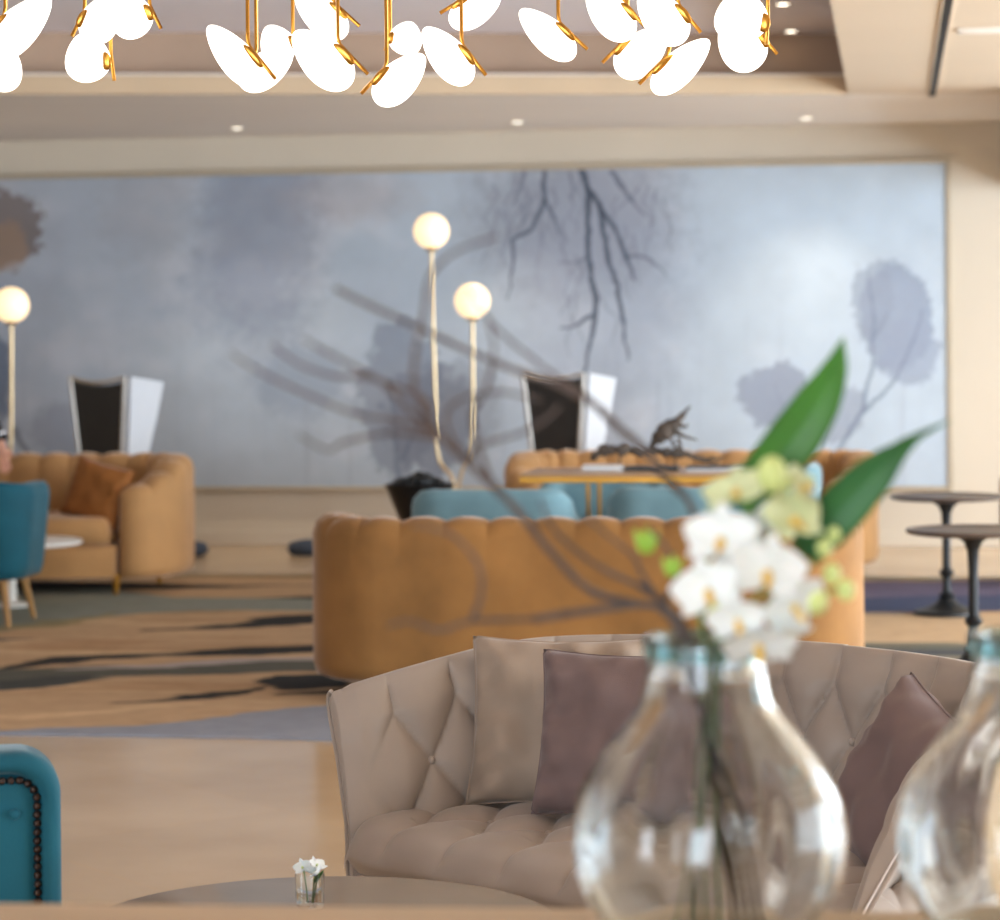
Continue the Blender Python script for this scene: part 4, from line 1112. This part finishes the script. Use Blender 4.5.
PD = [((-12, 58), (50, -3), 40, 6.0, 'glowing leaf pendant at the top left corner, upper and larger of the two there'),
 ((-6, 90), (12, 50), 40, 6.2, 'glowing leaf pendant at the left edge, hanging just below the corner one'),
 ((92, 82), (82, 33), 48, 6.1, 'round glowing pendant with brass leaf on its face, lowest of the second cluster from left'),
 ((88, 42), (114, -4), 38, 5.9, 'slim glowing pendant leaning right, left upper one of the second cluster from left'),
 ((142, 36), (118, -6), 44, 6.0, 'glowing pendant at the top, right one of the second cluster from left'),
 ((260, 86), (208, 26), 36, 5.8, 'long glowing pendant tipped down right, leftmost of the cluster above the dark mural wash'),
 ((240, 86), (292, 52), 36, 6.0, 'glowing pendant crossed behind the long one, lowest of the cluster left of centre'),
 ((287, 62), (267, 26), 36, 6.2, 'small glowing pendant between two larger ones, below a pair of brass rods'),
 ((350, 86), (294, 32), 46, 5.9, 'large oval glowing pendant tipped down right, right of the pair of brass rods'),
 ((346, 36), (296, -6), 36, 6.0, 'glowing pendant cut by the top edge above the large oval one'),
 ((376, 103), (424, 55), 38, 5.8, 'lowest hanging glowing pendant, tipped down left, in the centre left cluster'),
 ((400, 54), (412, 22), 34, 6.1, 'small glowing pendant behind the lowest hanging one'),
 ((470, 83), (424, 28), 38, 5.9, 'glowing pendant tipped down right, right half of the pair with the lowest one'),
 ((450, 24), (500, -4), 32, 6.0, 'glowing pendant cut by the top edge, left of the lone pendant'),
 ((574, 58), (520, 10), 34, 5.9, 'lone glowing pendant hanging near top centre, tipped down right'),
 ((632, 38), (588, -8), 38, 5.9, 'upper left glowing pendant of the crowded cluster right of centre'),
 ((684, 42), (640, -8), 42, 5.8, 'upper right glowing pendant of the crowded cluster right of centre'),
 ((618, 74), (666, 30), 42, 6.1, 'lower left glowing pendant of the crowded cluster, under two others'),
 ((653, 92), (709, 40), 34, 5.85, 'slim glowing pendant tipped down left with brass leaf, lowest of the crowded cluster'),
 ((742, 42), (740, -10), 54, 5.8, 'upper broad round glowing pendant of the rightmost pair'),
 ((760, 66), (722, 26), 46, 6.0, 'lower glowing pendant of the rightmost pair')]
for p_ in PD: pendant(*p_)

# ------------------------------------------------------------------ downlights
def downlight(px, py, z, label, power=0):
    p = Wz(px, py, z); r = thing('downlight', label, 'downlight', p, 0, 'small recessed ceiling spots')
    G().lathe([(.034, 0), (.052, 0), (.052, -.006), (.034, -.004)], 28).build('trim_ring', M_white, r)
    G().lathe([(0, -.001), (.034, -.001), (.034, -.003), (0, -.003)], 24).build('lens', M_led, r)
    if power:
        ld = bpy.data.lights.new('downlight_spot', 'SPOT'); ld.energy = power; ld.spot_size = math.radians(95); ld.spot_blend = .8; ld.color = (1, .82, .62); ld.shadow_soft_size = .04
        lo = bpy.data.objects.new('downlight_spot', ld); COL.objects.link(lo); lo.location = p - Vector((0, 0, .03))
SPOTW = 60
downlight(237, 128, ZC, 'small round ceiling spot above the left part of the mural, leftmost on the soffit', SPOTW)
downlight(517, 122, ZC, 'small round ceiling spot above the middle of the mural', SPOTW)
downlight(806, 118, ZC, 'small round ceiling spot above the right part of the mural', SPOTW)
downlight(118, 42, ZU, 'small ceiling spot in the raised recess beside the second pendant cluster')
downlight(463, 38, ZU, 'small ceiling spot in the raised recess above the centre pendants')
downlight(791, 31, ZU, 'ceiling spot in the raised recess, lower of the two right of the pendants')
downlight(783, 4, ZU, 'ceiling spot cut by the top edge, upper of the two right of the pendants')

# ------------------------------------------------------------------ person at the left edge
def person():
    d = 15.15; P0 = at_d(-46, d); P0.z = .016
    root = thing('person', 'person in a black striped sleeve cut by the left edge, one hand lowered', 'person', P0, YAW)
    h = W(4, 458, d) - P0                      # hand target, rotated into local axes
    hx = h.dot(RT); hz = h.z; hy = h.dot(FW)
    V = []; E = []; Rr = []
    def v(x, y, z, r, p=None):
        V.append((x, y, z)); Rr.append(r); i = len(V) - 1
        if p is not None: E.append((p, i))
        return i
    pel = v(0, 0, .95, .125); sp_ = v(0, 0, 1.12, .115, pel); ch = v(0, 0, 1.30, .135, sp_); nk = v(0, 0, 1.46, .055, ch); hd0 = v(0, -.01, 1.54, .06, nk); hd1 = v(0, -.02, 1.62, .088, hd0); v(0, -.01, 1.70, .07, hd1); v(0, -.118, 1.60, .013, hd1)
    for sx in (-1, 1):
        hp = v(sx * .09, 0, .88, .088, pel); kn = v(sx * .10, -.01, .48, .055, hp); an = v(sx * .105, .02, .09, .036, kn); v(sx * .11, -.10, .04, .034, an)
        sh = v(sx * .17, 0, 1.39, .058, ch)
        if sx == 1:
            el = v(hx - .14, .03, 1.12, .042, sh); wr = v(hx - .015, hy - .01, hz + .075, .028, el); pa_ = v(hx + .003, hy - .02, hz + .02, .031, wr)
            tip = (hx + .02, hy - .03, hz - .03)
        else:
            el = v(-.22, .03, 1.12, .042, sh); wr = v(-.235, -.02, .86, .028, el); pa_ = v(-.24, -.03, .80, .031, wr); tip = (-.245, -.04, .75)
        px_, py_, pz_ = V[pa_]
        for k, (o, l) in enumerate(((-.024, .070), (-.008, .080), (.008, .076), (.023, .060))):
            b = v(px_ + o * .8 * sx, py_ - .004, pz_ - .03, .010, pa_); m_ = v(px_ + o * sx + .012 * sx, py_ - .012, pz_ - .03 - l * .5, .009, b); v(px_ + o * sx + .014 * sx, py_ - .034, pz_ - .03 - l * .95, .0075, m_)
        t0 = v(px_ + .036, py_ - .016, pz_ + .02, .011, pa_); v(px_ + .052, py_ - .03, pz_ - .012, .009, t0)
    me = bpy.data.meshes.new('body'); me.from_pydata(V, E, []); o = bpy.data.objects.new('body', me); COL.objects.link(o); o.parent = root
    me.materials.append(M_skin)
    sk = o.modifiers.new('skin', 'SKIN'); o.modifiers.new('sub', 'SUBSURF').render_levels = 2; o.modifiers['sub'].levels = 2; sk.use_smooth_shade = True
    for i, r in enumerate(Rr): me.skin_vertices[0].data[i].radius = (r, r * (.72 if i in (0, 1, 2) else 1))
    me.skin_vertices[0].data[0].use_root = True
    L = lambda i: Vector(V[i])
    # top with sleeves, trousers, shoes, hair
    g = G().tube(spline([(0, 0, .86), (0, 0, .98), (0, 0, 1.15), (0, 0, 1.32), (0, 0, 1.43), (0, 0, 1.48)], 24), list(np.interp(np.linspace(0, 1, 24), [0, .2, .4, .7, .88, 1], [.17, .165, .15, .17, .10, .07])), 24)
    for sx, arm in ((1, [(.09, 0, 1.385), (.165, 0, 1.36), (hx - .14, .03, 1.12), (hx - .02, hy - .005, hz + .09)]), (-1, [(-.09, 0, 1.385), (-.165, 0, 1.36), (-.22, .03, 1.12), (-.235, -.02, .87)])):
        g.tube(spline(arm, 24), list(np.interp(np.linspace(0, 1, 24), [0, .3, .66, 1], [.070, .070, .058, .050])), 18)
        A = [Vector(x) for x in spline(arm, 60)]
        for i0 in (50, 56): G().tube([A[i0], A[i0 + 1]], .054, 18).build('stripe', M_stripe, root)
    g.build('jersey', M_shirt, root)
    for sx in (-1, 1):
        G().tube(spline([(sx * .075, 0, .95), (sx * .095, 0, .75), (sx * .10, 0, .48), (sx * .105, .02, .10)], 20), [.11 - .05 * i / 19 for i in range(20)], 18).build('trouser_leg', M_char, root)
        G().ball((sx * .11, -.05, .045), (.05, .135, .048), 18).build('shoe', M_black, root)
    G().ball((0, .035, 1.685), (.098, .095, .085), 20).build('hair', M_hair, root)
    for sx in (-1, 1): G().ball((sx * .032, -.105, 1.632), .010, 10).build('eye', M_black, root)
person()

# ------------------------------------------------------------------ light
w = bpy.data.worlds.new('sky'); SC.world = w; w.use_nodes = True
bg = w.node_tree.nodes['Background']; bg.inputs['Color'].default_value = (.80, .90, 1.0, 1); bg.inputs['Strength'].default_value = 13.0
def portal(loc, rot, sx, sy):
    l = bpy.data.lights.new('window_portal', 'AREA'); l.shape = 'RECTANGLE'; l.size = sx; l.size_y = sy; l.cycles.is_portal = True
    o = bpy.data.objects.new('window_portal', l); COL.objects.link(o); o.location = loc; o.rotation_euler = rot
for y0, y1 in ((3.6, 5.95), (6.45, 10.95), (11.45, 15.05), (15.55, 17.2)):
    portal((XW + .22, (y0 + y1) / 2, 1.33), (0, PI / 2, 0), 2.66, y1 - y0)
for x, ww in ((-5.2, 1.6), (-1.3, 3.0)):
    portal((x, YF - .22, 1.38), (PI / 2, 0, 0), ww, 2.7)
vs = SC.view_settings; vs.view_transform = 'Standard'; vs.look = 'None'; vs.gamma = 1; vs.use_curve_mapping = False; vs.exposure = 0.16
SC.cycles.max_bounces = 10; SC.cycles.diffuse_bounces = 5; SC.cycles.transmission_bounces = 10; SC.cycles.transparent_max_bounces = 12; SC.cycles.glossy_bounces = 5
SC.cycles.caustics_refractive = False; SC.cycles.caustics_reflective = False
SC.cycles.use_denoising = True; SC.cycles.sample_clamp_indirect = 6
